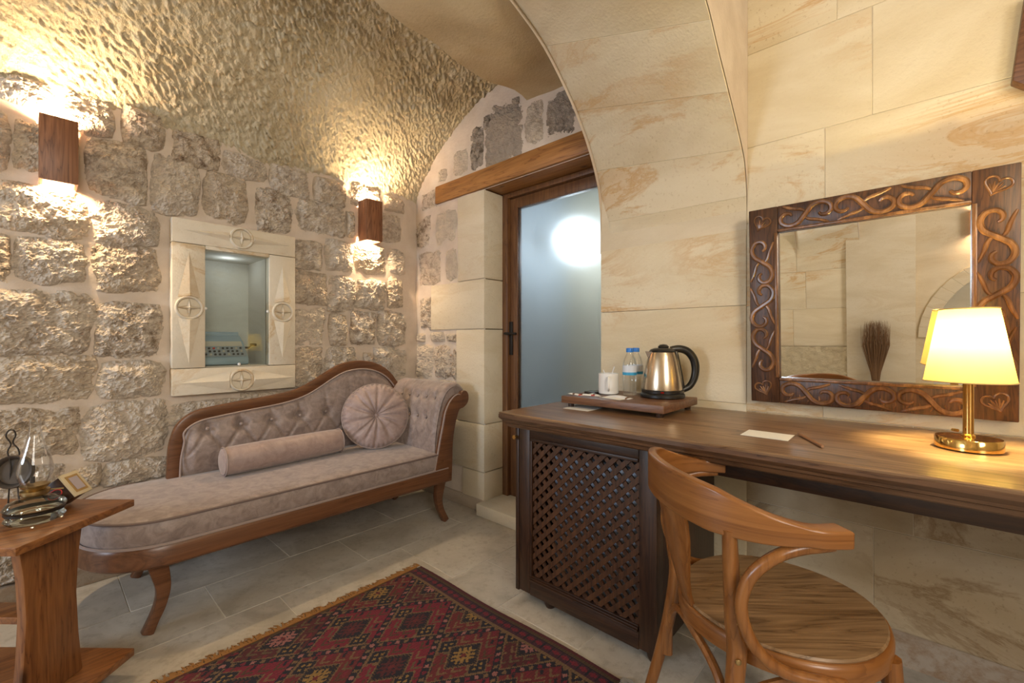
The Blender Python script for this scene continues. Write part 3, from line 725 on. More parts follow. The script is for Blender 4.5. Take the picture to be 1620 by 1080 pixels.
# ------------------------------------------------------------------ carved niche surround with glazed niche
nf = thing('niche_surround', 'carved cream stone surround with four rosettes framing the glazed wall niche', 'niche frame', (.722,2.62,.787))
FX0,FX1,FZ0,FZ1 = .441,1.007,.787,1.647
y0,y1 = 2.606,2.672
def star(cx, cz, r, par, face=y0, m='niche'):
    ring = B().tube([(cx+r*math.cos(2*PI*i/40),face-.004,cz+r*math.sin(2*PI*i/40)) for i in range(40)], .0075, 8, closed=True, up=(0,1,0), sx=.9, sy=1.5).obj('rosette_ring', MAT[m], par, smooth=True)
    b = B(); k = .26; v = [(cx,face-.022,cz)]
    for i in range(8):
        rr = r*.97 if i%2==0 else r*k
        a = PI/4*i; v.append((cx+rr*math.cos(a), face-(.003 if i%2==0 else .001), cz+rr*math.sin(a)))
    b.add(v, [(0,1+i,1+(i+1)%8) for i in range(8)]).obj('rosette_star', MAT[m], par)
def spike(pts, par):   # faceted diamond carved in relief, sloping off a ridge
    c = pts[0]; B().add(pts, [(0,i,i+1) for i in range(1,len(pts)-1)]+[(0,len(pts)-1,1)]).obj('carved_spike', MAT['niche'], par)
def nblock(a, b_): return B().box((a[0],y0,a[1]),(b_[0],y1,b_[1])).obj('surround_block', MAT['niche'], nf, bevel=.004)
bt = nblock((FX0,FZ0),(FX1,.918)); tp_ = nblock((FX0,1.530),(FX1,FZ1))
lf = nblock((FX0,.920),(NX0,1.528)); rt = nblock((NX1,.920),(FX1,1.528))
nblock((NX0,1.511),(NX1,1.530))
cxm = (FX0+FX1)/2+.01
star(cxm,.848,.052,bt); star(cxm,1.592,.050,tp_); star(.508,1.215,.052,lf); star(.938,1.215,.050,rt)
e = .0015
def dia_h(cx, cz, lw, hh, par):
    for s_ in (-1,1):
        spike([(cx+s_*.06,y0-.02,cz),(cx+s_*.05,y0-e,cz+hh),(cx+s_*lw,y0-e,cz),(cx+s_*.05,y0-e,cz-hh)], par)
def dia_v(cx, cz, lh, ww, par):
    for s_ in (-1,1):
        spike([(cx,y0-.02,cz+s_*.06),(cx+ww,y0-e,cz+s_*.05),(cx,y0-e,cz+s_*lh),(cx-ww,y0-e,cz+s_*.05)], par)
dia_h(cxm,.848,.265,.05,bt); dia_h(cxm,1.592,.25,.022,tp_); dia_v(.508,1.215,.275,.045,lf); dia_v(.938,1.215,.26,.045,rt)
B().box((NX0-.004,2.618,NZ0-.002),(NX1+.004,2.622,NZ1)).obj('glass_pane', MAT['pane'], nf)
for x,z in ((NX0+.002,1.215),(NX1-.006,1.215),(.725,NZ0+.008)): B().ball((x,2.612,z), .008, 8).obj('glass_stud', MAT['white'], nf, smooth=True)

light('niche_spot', 'POINT', (.72,2.80,1.47), .3, (.93,.96,1.0), .03)
# old adding machine in the niche
am = thing('adding_machine', 'old blue grey adding machine with rows of keys inside the glazed niche', 'machine', (.70,2.80,NZ0))
mb = simple('blue_grey_enamel', (.30,.38,.42), .4); mk = simple('black_keys', (.03,.03,.03), .4); mc = simple('cream_enamel', (.55,.48,.36), .5)
zb = NZ0+.002
B().prism([(2.70,zb),(2.92,zb),(2.92,zb+.15),(2.86,zb+.16),(2.80,zb+.125),(2.705,zb+.035)], lambda u,v_,w_: (w_,u,v_), .582,.80).obj('machine_body', mb, am, bevel=.01)
def slope(x, t, up=0.004):
    return (x, 2.712+.085*t, zb+.042+.080*t+up)
B().add([slope(.59,-.02),slope(.79,-.02),slope(.79,.62),slope(.59,.62)],[(0,1,2,3)]).obj('key_bed', simple('key_bed_grey',(.28,.3,.3),.5), am)
B().add([slope(.595,.66),slope(.785,.66),slope(.785,1.0),slope(.595,1.0)],[(0,1,2,3)]).obj('paper_shelf', mc, am)
for r_ in range(3):
    for k_ in range(9):
        p = slope(.603+.021*k_, .10+.2*r_, .008)
        B().lathe([(.0055,-.006),(.006,0),(.0045,.004)], p, 8).obj('key', MAT['red'] if (k_ in (0,2) and r_==2) else (mc if (k_+r_)%4==1 else mk), am)
B().tube([(.585,2.875,zb+.16),(.79,2.875,zb+.16)], .02, 12).obj('platen_roller', mb, am, smooth=True)
B().tube([(.80,2.80,zb+.09),(.825,2.80,zb+.09)], .006, 8).obj('crank_axle', MAT['black_metal'], am)
B().tube([(.825,2.80,zb+.085),(.828,2.76,zb+.105)], .004, 8).obj('crank_arm', MAT['black_metal'], am)
B().tube([(.82,2.755,zb+.106),(.85,2.755,zb+.106)], .008, 10).obj('crank_knob', MAT['black_metal'], am, smooth=True)

# ------------------------------------------------------------------ wall sconces: wooden boxes open above and below
def sconce(x, label, power, w_=.112, face=None):
    z0,z1 = 1.695,1.955
    s_ = thing('wall_sconce', label, 'sconce', (x,2.64,z0), group='wooden wall sconces')
    B().box((x-w_/2,2.538,z0),(x+w_/2,2.550,z1)).obj('front_panel', MAT['sconce_wood'], s_, bevel=.002)
    for q in (-1,1):
        B().box((x+q*w_/2-(.012 if q>0 else 0),2.550,z0),(x+q*w_/2+(.012 if q<0 else 0),2.645,z1)).obj('side_panel', MAT['sconce_wood'], s_, bevel=.002)
    B().box((x-w_/2+.012,2.632,z0+.03),(x+w_/2-.012,2.642,z1-.03)).obj('back_plate', MAT['brass_dull'], s_)
    B().lathe([(.012,-.04),(.016,-.03),(.016,.0),(.010,.005)], (x,2.60,1.81), 12).obj('bulb_holder', MAT['white'], s_, smooth=True)
    for q in (-1,1):
        B().ball((x,2.60,1.825+q*.06), .022, 10).obj('bulb', emit('warm_bulb', (1,.72,.40), 30), s_, smooth=True)
        light('sconce_light', 'POINT', (x,2.580,1.825+q*.095), power*(1.08 if q>0 else .95), (1,.74,.44), .025)
    return s_
sconce(.065, 'wooden box wall sconce at the far left above the chaise foot', SC1)
sconce(1.468, 'wooden box wall sconce in the corner beside the door wall', SC2)
def sconce_m(x, y, label, power):
    z0,z1 = 1.695,1.955
    s_ = thing('wall_sconce', label, 'sconce', (x,y,z0), group='wooden wall sconces')
    B().box((x+.09,y-.056,z0),(x+.102,y+.056,z1)).obj('front_panel', MAT['sconce_wood'], s_, bevel=.002)
    for q in (-1,1): B().box((x,y+q*.056-(.012 if q>0 else 0),z0),(x+.09,y+q*.056+(.012 if q<0 else 0),z1)).obj('side_panel', MAT['sconce_wood'], s_, bevel=.002)
    B().ball((x+.05,y,1.82), .022, 10).obj('bulb', emit('warm_bulb_m', (1,.72,.40), 30), s_, smooth=True)
    for q in (-1,1): light('sconce_light', 'POINT', (x+.05,y,1.825+q*.085), power, (1,.74,.44), .03)
sconce_m(X2+.005, -.52, 'wooden box wall sconce reflected in the mirror above the arch', SC3)

# ------------------------------------------------------------------ side table and what stands on it
e1 = Vector((-.745,-.667,0)); e2 = Vector((-.667,.745,0)); K = Vector((.214,1.822,0))
st = thing('side_table', 'reddish brown wooden side table with waisted end panel at the left edge', 'table', (0,1.85,0))
def q(a, b_, z): p = K+e1*a+e2*b_; return (p.x,p.y,z)
def sbox(n, a0,a1,b0,b1,z0,z1,m='table_wood',bev=.003):
    v = [q(a,b_,z) for z in (z0,z1) for a,b_ in ((a0,b0),(a1,b0),(a1,b1),(a0,b1))]
    return B().add(v,[(0,3,2,1),(4,5,6,7),(0,1,5,4),(1,2,6,5),(2,3,7,6),(3,0,4,7)]).obj(n, MAT[m], st, bevel=bev)
sbox('table_top', 0,.33,0,.48,.528,.55); sbox('base_board', 0,.33,0,.48,.055,.078); sbox('middle_shelf', .14,.21,.10,.385,.285,.305)
for b0 in (.075,.385):
    prof = [(.0,.08),(.084,.08),(.072,.2),(.066,.32),(.072,.43),(.086,.528),(-.086,.528),(-.072,.43),(-.066,.32),(-.072,.2),(-.084,.08)]
    B().prism(prof[1:], lambda u,v_,w_: q(.175+u, w_, v_), b0, b0+.026).obj('end_panel', MAT['table_wood_z'], st, bevel=.003)
for a,b_ in ((.14,.088),(.215,.088)): B().lathe([(.005,0),(.004,.003)], q(a,b_,.55), 10).obj('bolt_head', MAT['steel'], st)
for a,b_ in ((.07,.06),(.26,.06),(.07,.42),(.26,.42)): B().lathe([(.014,.0),(.016,.056)], q(a,b_,0), 12).obj('foot', MAT['table_wood'], st)

ol = thing('oil_lamp', 'old glass oil lamp with clear chimney and round metal reflector on the side table', 'oil lamp', (.0,1.815,.55))
oc = (.0,1.815,.55)
B().lathe([(.03,0),(.056,.002),(.062,.010),(.056,.020),(.05,.024),(.06,.030),(.064,.040),(.056,.054),(.035,.064),(.02,.068)], oc, 32).obj('font', cheapglass('green_glass',(.90,.95,.91),.8,.05), ol, smooth=True)
B().lathe([(.055,.024),(.061,.026),(.061,.033),(.055,.035)], oc, 32, cap=False).obj('metal_band', MAT['black_metal'], ol, smooth=True)
B().lathe([(.02,.068),(.026,.070),(.03,.076),(.03,.084),(.02,.086),(.028,.094),(.031,.10)], oc, 24).obj('burner', MAT['brass_dull'], ol, smooth=True)
B().tube([(.03,1.80,.632),(.055,1.785,.632)], .002, 6).obj('wick_stem', MAT['brass_dull'], ol); 
B().tube([(-.005,1.815,.655),(-.005,1.815,.672)], .005, 6).obj('wick', MAT['black'], ol)
cp = [(.027,.098),(.030,.104),(.037,.125),(.039,.14),(.035,.165),(.024,.20),(.015,.235),(.0125,.262),(.0125,.285)]
B().lathe([(r_,z) for r_,z in cp]+[(r_-.0015,z) for r_,z in cp[::-1]], oc, 28, cap=False).obj('chimney', MAT['glass'], ol, smooth=True)
rc = Vector((-.042,1.86,.685)); rm = Matrix.Rotation(R(-28),4,'Z')@Matrix.Rotation(R(80),4,'X')
B().lathe([(.001,-.004),(.034,-.004),(.037,.004),(.044,.008),(.046,.004),(.046,-.004),(.04,-.010),(.001,-.012)], (0,0,0), 36, cap=False, ax=lambda p: rc+(rm@p)).obj('reflector', simple('dull_tin',(.10,.085,.075),.4,.7), ol, smooth=True)
wx = [(-.052,1.862,.56),(-.050,1.864,.62),(-.046,1.866,.70),(-.052,1.868,.74),(-.046,1.868,.762),(-.055,1.868,.785),(-.050,1.868,.80),(-.041,1.868,.80),(-.037,1.868,.785),(-.042,1.868,.765),(-.030,1.866,.735),(-.034,1.864,.66),(-.030,1.85,.60)]
B().tube(catmull(wx,4), .0018, 6).obj('wire_hanger', MAT['black_metal'], ol, smooth=True)

pbx = thing('small_wooden_box', 'small brown wooden box with cream printed label tilted behind the oil lamp', 'box', (.065,1.90,.55))
bm_ = Matrix.Translation((.062,1.892,.60))@Matrix.Rotation(R(-38),4,'Z')@Matrix.Rotation(R(-36),4,'Y')
def pb(a, b_, n, m, bev=.002): B().box(a,b_).map(lambda p: bm_@p).obj(n, m, pbx, bevel=bev)
pb((-.035,-.03,-.035),(.030,.03,.035),'box_body',MAT['dark_wood'])
pb((.030,-.032,-.038),(.036,.032,.038),'cream_panel',simple('cream_card',(.62,.52,.34),.6),.001)
pb((.0362,-.022,-.028),(.0372,.022,.028),'gilt_border',simple('gilt_print',(.35,.2,.05),.4),0)
pb((.0374,-.015,-.021),(.0384,.015,.021),'label_panel',simple('lilac_print',(.42,.36,.40),.5),0)
B().tube([bm_@Vector((-.005+.02*math.cos(2*PI*i/20),-.031,.0+.012*math.sin(2*PI*i/20))) for i in range(20)], .0015, 5, closed=True).obj('red_mark', MAT['red'], pbx)

# ------------------------------------------------------------------ kilim rug: every knot a small face with its own dyed colour
rug = thing('kilim_rug', 'dark red kilim rug with diamond medallions and tan fringe on the tiled floor', 'rug', (.65,1.17,0))
RX0,RX1,RY0,RY1 = .08,1.212,.655,1.692
ns = .0042; nx_, ny_ = int((RX1-RX0)/ns), int((RY1-RY0)/ns)
gx = RX0+ns*(np.arange(nx_)+.5); gy = RY0+ns*(np.arange(ny_)+.5)
GX,GY = np.meshgrid(gx,gy)
P_ = (GX-.755)/.374+(GY-1.367)/.267; Q_ = (GX-.755)/.374-(GY-1.367)/.267
fp, fq = P_-np.floor(P_), Q_-np.floor(Q_); ip_, iq_ = np.floor(P_).astype(int), np.floor(Q_).astype(int)
rs = np.random.RandomState(5)
pal = dict(red=(.135,.018,.022), crim=(.175,.014,.030), mar=(.085,.016,.020), navy=(.012,.012,.022), tan=(.17,.10,.05), gold=(.27,.155,.045), pink=(.30,.12,.11), brown=(.075,.042,.022), olive=(.11,.08,.042), plum=(.060,.018,.032))
col = np.zeros(GX.shape+(3,)); col[:] = pal['red']
def put(mask, c): col[mask] = pal[c] if isinstance(c,str) else c
cellr = rs.randint(0,4,(64,64)); cr = cellr[(ip_+20)%64,(iq_+20)%64]
put(cr==1,'crim'); put(cr==2,'mar')
# hooks: stepped L figures on an 6 x 6 grid per cell
hx, hy = fp*5, fq*5; lx, ly = hx-np.floor(hx), hy-np.floor(hy); hi = (np.floor(hx)+np.floor(hy)*3+cr).astype(int)
L1 = ((ly>.15)&(ly<.32)&(lx>.1)&(lx<.9))|((lx>.1)&(lx<.27)&(ly>.15)&(ly<.9))
L2 = ((ly>.5)&(ly<.72)&(lx>.45)&(lx<.95))
put(L1&(hi%3==0),'olive'); put(L1&(hi%3==1),'tan'); put(L1&(hi%3==2),'brown'); put(L2&(hi%2==0),'crim'); put(L2&(hi%2==1),'navy')
# corner squares
for (a,b_) in ((.26,.79),(.79,.26)):
    big = .105 if (a!=.27 and a!=.80) else .07
    m = np.maximum(abs(fp-a),abs(fq-b_)); put(m<big+.025,'tan'); put(m<big+.008,'navy')
    u, v_ = abs(fp-a), abs(fq-b_); put((abs(u-.042)<.022)&(abs(v_-.042)<.022)&(big>.1),'gold'); put((m<.03)&(big<.1),'red')
# medallion
m = np.maximum(abs(fp-.54),abs(fq-.54)); put(m<.235,'tan'); put(m<.215,'navy')
u, v_ = (fp-.54), (fq-.54); cd = np.choose(cr%4,[0,1,2,3])
arms = ((abs(u)<.025)|(abs(v_)<.025)|(abs(abs(u)-.075)<.02)|(abs(abs(v_)-.075)<.02))&(m<.165)&((abs(u)<.10)|(abs(v_)<.10))
for k_,c_ in enumerate(('gold','mar','pink','gold')): put(arms&(cr==k_),c_)
put((m<.035),'red')
comb = (m>.185)&(m<.215)&(((np.floor((u+v_*1.0)*40)).astype(int)%2)==0); put(comb,'brown')
# dotted lattice bands
bw = .105
band = (fp<bw)|(fq<bw); edge = (fp<bw+.025)|(fq<bw+.025)
put(edge,'tan'); put(band,'navy')
for A_,Bq in ((fp,fq),(fq,fp)):
    k_ = (Bq*8)%1; dot = (A_<bw)&(abs(A_-bw/2)<.032)&(abs(k_-.5)<.24); kk = (np.floor(Bq*8)).astype(int)
    put(dot&(kk%3==0),'pink'); put(dot&(kk%3==1),'tan'); put(dot&(kk%3==2),'crim')
# end rows and side borders
for d_ in (RX1-GX, GX-RX0):
    put(d_<.075,'plum'); put((d_<.082)&(d_>.068),'tan'); put((d_<.026)&(d_>.013),'brown'); put((d_<.030)&(d_>.026),'navy'); put(d_<.013,'mar')
    k_ = (GY/.036)%1; put((abs(d_-.047)+abs(k_-.5)*.018<.010),'crim'); put((abs(d_-.047)<.018)&(abs(k_-.5)>.42),'navy')
for d_ in (RY1-GY, GY-RY0):
    put(d_<.016,'brown'); put((d_<.016)&(((GX/.02).astype(int)%3)==0),'mar')
col *= .80
col *= (1+.28*(rs.rand(*GX.shape)[...,None]-.5)); col *= (1+.12*np.sin(GY*900)[...,None])
rv = []; 
zz = .0065+.002*np.sin(GX*5)*np.sin(GY*7)
xs_e = RX0+ns*np.arange(nx_+1); ys_e = RY0+ns*np.arange(ny_+1)
EX,EY = np.meshgrid(xs_e,ys_e)
EX = EX+.004*np.sin(EY*9)+(1.69-EY)*.014; EY2 = EY+.003*np.sin(EX*8)
EZ = .0065+.0015*np.sin(EX*6)*np.sin(EY*8)+.0008*rs.rand(*EX.shape)
vv = np.stack([EX,EY2,EZ],-1).reshape(-1,3)
I = np.arange((nx_+1)*(ny_+1)).reshape(ny_+1,nx_+1)
ff = np.stack([I[:-1,:-1],I[:-1,1:],I[1:,1:],I[1:,:-1]],-1).reshape(-1,4)
me = bpy.data.meshes.new('woven_field'); d = off(rug)
me.vertices.add(len(vv)); me.vertices.foreach_set('co', (vv-np.array(d)).ravel())
me.loops.add(ff.size); me.loops.foreach_set('vertex_index', ff.ravel().astype(np.int32))
me.polygons.add(len(ff)); me.polygons.foreach_set('loop_start', np.arange(0,ff.size,4,dtype=np.int32)); me.update()
at = me.attributes.new('dye', 'FLOAT_COLOR', 'FACE'); at.data.foreach_set('color', np.concatenate([col.reshape(-1,3),np.ones((len(ff),1))],1).ravel())
t = NT('woven_wool'); a_ = t.n('Attribute', attribute_name='dye'); t.bsdf((a_,'Color'), .9, t.noise(t.coord(rnd=False), 500, 2), .4, .003)
me.materials.append(t.m); link(bpy.data.objects.new('woven_field', me), rug)
B().box((RX0+.01,RY0+.006,.001),(RX1+.002,RY1-.006,.0045)).obj('rug_backing', simple('rug_backing_wool',(.06,.02,.02),.95), rug)
fb = B()
for i in range(330):
    x = RX0+(RX1-RX0)*(i+.5*random.random())/330; ln_ = random.uniform(.012,.044); dx = random.uniform(-.022,.016)
    fb.tube([(x,RY1-.006,.007),(x+dx*.5,RY1+ln_*.5,.010),(x+dx,RY1+ln_,.004)], [.0038,.003,.0012], 4)
tag(fb.obj('far_fringe', simple('tan_fringe',(.27,.125,.035),.95), rug), kind='stuff')
fb = B()
for i in range(320):
    x = RX0+.012+(RX1-RX0)*(i+.5*random.random())/320; ln_ = random.uniform(.02,.04); dx = random.uniform(-.012,.012)
    fb.tube([(x,RY0+.006,.007),(x+dx*.5,RY0-ln_*.5,.010),(x+dx,RY0-ln_,.004)], [.0022,.002,.001], 4)
tag(fb.obj('near_fringe', MAT['rubber'], rug), kind='stuff')
for cx,cy,s_ in ((RX1-.012,RY1,1),(RX1+.012,RY0,-1)):
    cb = B()
    for i in range(14): cb.tube([(cx+random.uniform(-.008,.008),cy-s_*.008,.008),(cx+random.uniform(-.02,.02),cy+s_*random.uniform(.01,.028),.006)], .003, 4)
    tag(cb.obj('corner_tassel', MAT['rubber'], rug), kind='stuff')
# ------------------------------------------------------------------ desk with latticed cabinet
DX0,DX1,DL,DR,DZ = 1.245,1.905,1.215,-1.05,.772
dk = thing('desk', 'long dark walnut desk with moulded top and latticed cabinet under the mirror', 'desk', (1.58,.1,0))
def drect(o): return [(DX1,DR),(DX1,DL-o),(DX0+o,DL-o),(DX0+o,DR)]
slab([(drect(.028),.712),(drect(.024),.716),(drect(.020),.727),(drect(.012),.731),(drect(.010),.738),(drect(.004),.744),(drect(.0),.750),(drect(.0),.762)]).obj('edge_moulding', MAT['desk_edge'], dk, smooth=True, tol=25)
slab([(drect(.002),.762),(drect(.001),.768),(drect(.004),.771),(drect(.008),.772)]).obj('desk_top', MAT['desk_top'], dk, smooth=True, tol=25)
B().box((1.36,DR+.05,.655),(1.385,.60,.712)).obj('apron', MAT['dark_wood'], dk, bevel=.002)
B().box((1.40,DR+.02,.0),(1.86,DR+.06,.712)).obj('end_support', MAT['dark_wood_z'], dk, bevel=.003)
cx0,cx1,cy0,cy1 = 1.335,1.885,.600,1.205
def cb(n, a, b_, m='dark_wood', bev=.003, par=None): return B().box(a,b_).obj(n, MAT[m], par or dk, bevel=bev)
cb('corner_post', (cx0,cy0,.045),(cx0+.05,cy0+.062,.712), 'dark_wood_z')
cb('corner_post', (cx0,cy1-.018,.035),(cx0+.05,cy1,.712), 'dark_wood_z')
cb('side_panel', (cx0+.05,cy1-.02,.035),(cx1,cy1-.002,.712), 'dark_wood_z'); cb('side_panel', (cx0+.05,cy0+.002,.045),(cx1,cy0+.02,.712), 'dark_wood_z')
cb('cabinet_floor', (cx0+.03,cy0+.02,.05),(cx1,cy1-.02,.068)); cb('back_panel', (cx1-.012,cy0+.02,.05),(cx1,cy1-.02,.712))
dr = cb('lattice_door', (cx0+.002,cy1-.074,.04),(cx0+.028,cy1-.019,.708), 'dark_wood_z')
cb('door_rail', (cx0+.002,cy0+.063,.664),(cx0+.028,cy1-.074,.708), par=dr); cb('door_rail', (cx0+.002,cy0+.063,.038),(cx0+.028,cy1-.074,.098), par=dr)
for k_ in range(3): cb('door_moulding', (cx0-.004+.004*k_,cy0+.066,.096+.007*k_),(cx0+.02,cy1-.076,.103+.007*k_), bev=.0015, par=dr)
cb('door_moulding', (cx0+.002,cy0+.066,.652),(cx0+.02,cy1-.076,.664), bev=.0015, par=dr)
cb('door_moulding', (cx0+.003,cy1-.084,.11),(cx0+.02,cy1-.074,.655), 'dark_wood_z', .0015, dr)
B().tube([(cx0-.002,1.196,.661),(cx0-.02,1.196,.661)], [.006,.009], 10).obj('knob', MAT['brass'], dr, smooth=True)
ly0,ly1,lz0,lz1 = cy0+.063,cy1-.080,.112,.656; stp = .0465; hw = .0084
for dirn, xa in ((1,cx0+.010),(-1,cx0+.0165)):
    lo = (ly0+lz0) if dirn>0 else (lz0-ly1); hi_ = (ly1+lz1) if dirn>0 else (lz1-ly0)
    c_ = lo+stp*.5
    while c_ < hi_:
        # line z = c - y (dir 1)  or z = c + y (dir -1), clipped to the opening
        if dirn>0: ya, yb_ = max(ly0, c_-lz1), min(ly1, c_-lz0); za, zb_ = c_-ya, c_-yb_
        else: ya, yb_ = max(ly0, lz0-c_), min(ly1, lz1-c_); za, zb_ = c_+ya, c_+yb_
        if yb_-ya > .004:
            v = Vector((0,yb_-ya,zb_-za)).normalized(); n_ = Vector((0,-v.z,v.y))*hw; a = Vector((0,ya,za))-v*.006; b2 = Vector((0,yb_,zb_))+v*.006
            vs4 = [a-n_,b2-n_,b2+n_,a+n_]
            B().add([(xa,p.y,p.z) for p in vs4]+[(xa+.0065,p.y,p.z) for p in vs4],[(0,3,2,1),(4,5,6,7),(0,1,5,4),(1,2,6,5),(2,3,7,6),(3,0,4,7)]).obj('lattice_slat', MAT['slat'], dr)
        c_ += stp
for y in (1.06,.63): B().lathe([(.016,0),(.022,.012),(.026,.03),(.024,.05)], (cx0+.045,y,0), 14).obj('foot', MAT['dark_wood'], dk, smooth=True)
for y in (1.16,.63): B().lathe([(.016,0),(.022,.012),(.026,.03),(.024,.05)], (cx1-.045,y,0), 14).obj('foot', MAT['dark_wood'], dk, smooth=True)
fr = thing('mini_fridge', 'blue grey mini fridge seen through the desk cabinet lattice', 'fridge', (1.62,.85,.07))
fm = simple('grey_fridge_enamel', (.36,.41,.50), .4)
B().box((1.43,.66,.085),(1.84,1.06,.61)).obj('fridge_body', fm, fr, bevel=.01)
B().box((1.405,.66,.09),(1.428,1.06,.605)).obj('fridge_door', fm, fr, bevel=.006)
for y in (.7,1.02): B().lathe([(.015,0),(.015,.017)], (1.5,y,.069), 10).obj('fridge_foot', MAT['black'], fr)
tag(B().tube(catmull([(1.915,.42,.735),(1.913,.38,.69),(1.912,.30,.662),(1.912,.20,.655),(1.913,.1,.668),(1.915,.02,.70)],6), .0022, 6).obj('power_cable', simple('grey_cable',(.22,.17,.10),.6), smooth=True, origin=(1.915,.3,.66)), 'thin grey cable sagging on the wall below the desk', 'cable')

# ------------------------------------------------------------------ bentwood armchair
cr_ = thing('bentwood_armchair', 'honey coloured bentwood armchair with round walnut seat pushed to the desk', 'chair', (1.16,.235,0), R(-137), world=False)
CW = MAT['chair_wood']
def sring(r_, z, n=48): return [((r_+.006*math.cos(2*a))*math.cos(a), (r_+.004*math.sin(a)**2)*math.sin(a)*1.02+.0, z) for a in [2*PI*i/n for i in range(n)]]
def sl3(rings):
    v = []; f = []; n = len(rings[0])
    for r_ in rings: v += r_
    for j in range(len(rings)-1):
        for i in range(n): f.append((j*n+i,j*n+(i+1)%n,(j+1)*n+(i+1)%n,(j+1)*n+i))
    f.append(tuple(range(n))[::-1]); f.append(tuple(range((len(rings)-1)*n,len(rings)*n)))
    return B().add(v,f)
sl3([sring(.196,.408),sring(.204,.413),sring(.206,.44),sring(.203,.450),sring(.199,.452)]).obj('seat_hoop', MAT['chair_rail'], cr_, smooth=True, tol=50)
sl3([sring(.196,.450),sring(.198,.455),sring(.195,.459)]).obj('seat', MAT['seat_wood'], cr_, smooth=True, tol=50)
half = [(.0,-.268,.732),(.07,-.262,.732),(.135,-.238,.728),(.185,-.195,.718),(.215,-.14,.708),(.226,-.08,.702),(.228,-.055,.700),(.224,-.012,.699)]
pth = [(-x,y,z) for x,y,z in half[::-1][:-1]]+half
PT = catmull(pth,6); n = len(PT); ss = [abs(i/(n-1)*2-1) for i in range(n)]
hs = [interp(s_,[0,.35,.55,.7,1],[.092,.086,.055,.034,.032]) for s_ in ss]; ws = [interp(s_,[0,.45,.7,.9,1],[.020,.022,.034,.042,.046]) for s_ in ss]
PT = [Vector((p.x,p.y,p.z+(h_-.032)*.0)) for p,h_ in zip(PT,hs)]
B().sweep(PT, ws, hs).obj('back_and_arm_rail', MAT['chair_rail'], cr_, bevel=.006, seg=3)
# splat
spl = B(); wz = [(.448,.026),(.48,.030),(.52,.042),(.57,.062),(.62,.078),(.66,.084),(.70,.080)]
v = []; f = []
for z,hw_ in wz:
    t_ = (z-.448)/.252; R_ = .207+.058*t_**.8; an = hw_/R_
    for rr,sg in ((R_,(-1,-.5,0,.5,1)),(R_-.011,(1,.5,0,-.5,-1))):
        for q_ in sg: v.append((rr*math.sin(an*q_), -rr*math.cos(an*q_), z))
k_ = len(wz)
for j in range(k_-1):
    for i in range(10): f.append((j*10+i,j*10+(i+1)%10,j*10+10+(i+1)%10,j*10+10+i))
f.append(tuple(range(9,-1,-1))); f.append(tuple((k_-1)*10+i for i in range(10)))
spl.add(v,f).obj('back_splat', CW, cr_, bevel=.003)
for s_ in (-1,1):
    lg = catmull([(s_*.182,-.20,.695),(s_*.170,-.19,.60),(s_*.158,-.178,.50),(s_*.155,-.172,.43),(s_*.168,-.20,.25),(s_*.195,-.26,.0)],5); m = len(lg)
    B().tube(lg, [interp(i/(m-1),[0,.35,.55,1],[.013,.017,.019,.013]) for i in range(m)], 10).obj('back_leg', CW, cr_, smooth=True)
    lg = catmull([(s_*.150,.135,.425),(s_*.158,.15,.25),(s_*.175,.175,.0)],5); m = len(lg)
    B().tube(lg, [interp(i/(m-1),[0,1],[.019,.013]) for i in range(m)], 10).obj('front_leg', CW, cr_, smooth=True)
    cl = catmull([(s_*.222,-.03,.678),(s_*.225,-.08,.679),(s_*.222,-.13,.664),(s_*.210,-.170,.625),(s_*.200,-.186,.575),(s_*.196,-.180,.525),(s_*.196,-.155,.475),(s_*.204,-.11,.440),(s_*.212,-.05,.428),(s_*.213,.0,.425)],5); m = len(cl)
    B().tube(cl, [interp(i/(m-1),[0,.08,.9,1],[.007,.0115,.0115,.006]) for i in range(m)], 10).obj('arm_curl', CW, cr_, smooth=True)
    for bz,by in ((.51,-.178),(.435,-.178)): B().lathe([(.006,0),(.0055,.002),(.002,.0035)], (0,0,0), 10, ax=lambda p,s_=s_,bz=bz,by=by: Vector((s_*(.173)+s_*p.z,by+p.x,bz+p.y))).obj('bolt_cap', MAT['brass_dull'], cr_, smooth=True)
def brace(a, b_, lo):
    A_, B_ = Vector(a), Vector(b_); mid = (A_+B_)/2
    p = catmull([(A_.x,A_.y,lo),(A_.x*.99,A_.y*.99,lo+.09),(A_.lerp(B_,.16).x,A_.lerp(B_,.16).y,lo+.155),(mid.x*1.06,mid.y*1.06,lo+.185),(A_.lerp(B_,.84).x,A_.lerp(B_,.84).y,lo+.155),(B_.x*.99,B_.y*.99,lo+.09),(B_.x,B_.y,lo)],5)
    B().tube(p, .0095, 8).obj('bentwood_brace', CW, cr_, smooth=True)
brace((.160,.155,0),(.160,-.195,0),.215); brace((-.160,.155,0),(-.160,-.195,0),.215); brace((.158,.152,0),(-.158,.152,0),.215); brace((.158,-.19,0),(-.158,-.19,0),.215)

# ------------------------------------------------------------------ tea tray and what stands on it
TX0,TX1,TY0,TY1,TZ_ = 1.515,1.845,.655,1.105,.820
tr = thing('serving_tray', 'thick brown wooden serving tray at the left end of the desk', 'tray', (1.68,.88,.772))
B().box((TX0,TY0,.790),(TX1,TY1,TZ_)).obj('tray_board', MAT['tray_wood'], tr, bevel=.003)
for x in (TX0+.03,TX1-.03):
    for y in (TY0+.03,TY1-.03): B().lathe([(.012,.7722-.772),(.013,.0185)], (x,y,.772), 10).obj('tray_foot', MAT['dark_wood'], tr)
kt = thing('electric_kettle', 'brushed steel electric kettle with black lid and handle on the tray', 'kettle', (1.755,.765,TZ_))
kc = Vector((1.755,.765,TZ_)); hd_ = Vector((.676,-.737,0)); up_ = Vector((0,0,1)); sd = Vector((.737,.676,0))
def kp(r_, z, w_=0): return kc+hd_*r_+up_*z+sd*w_
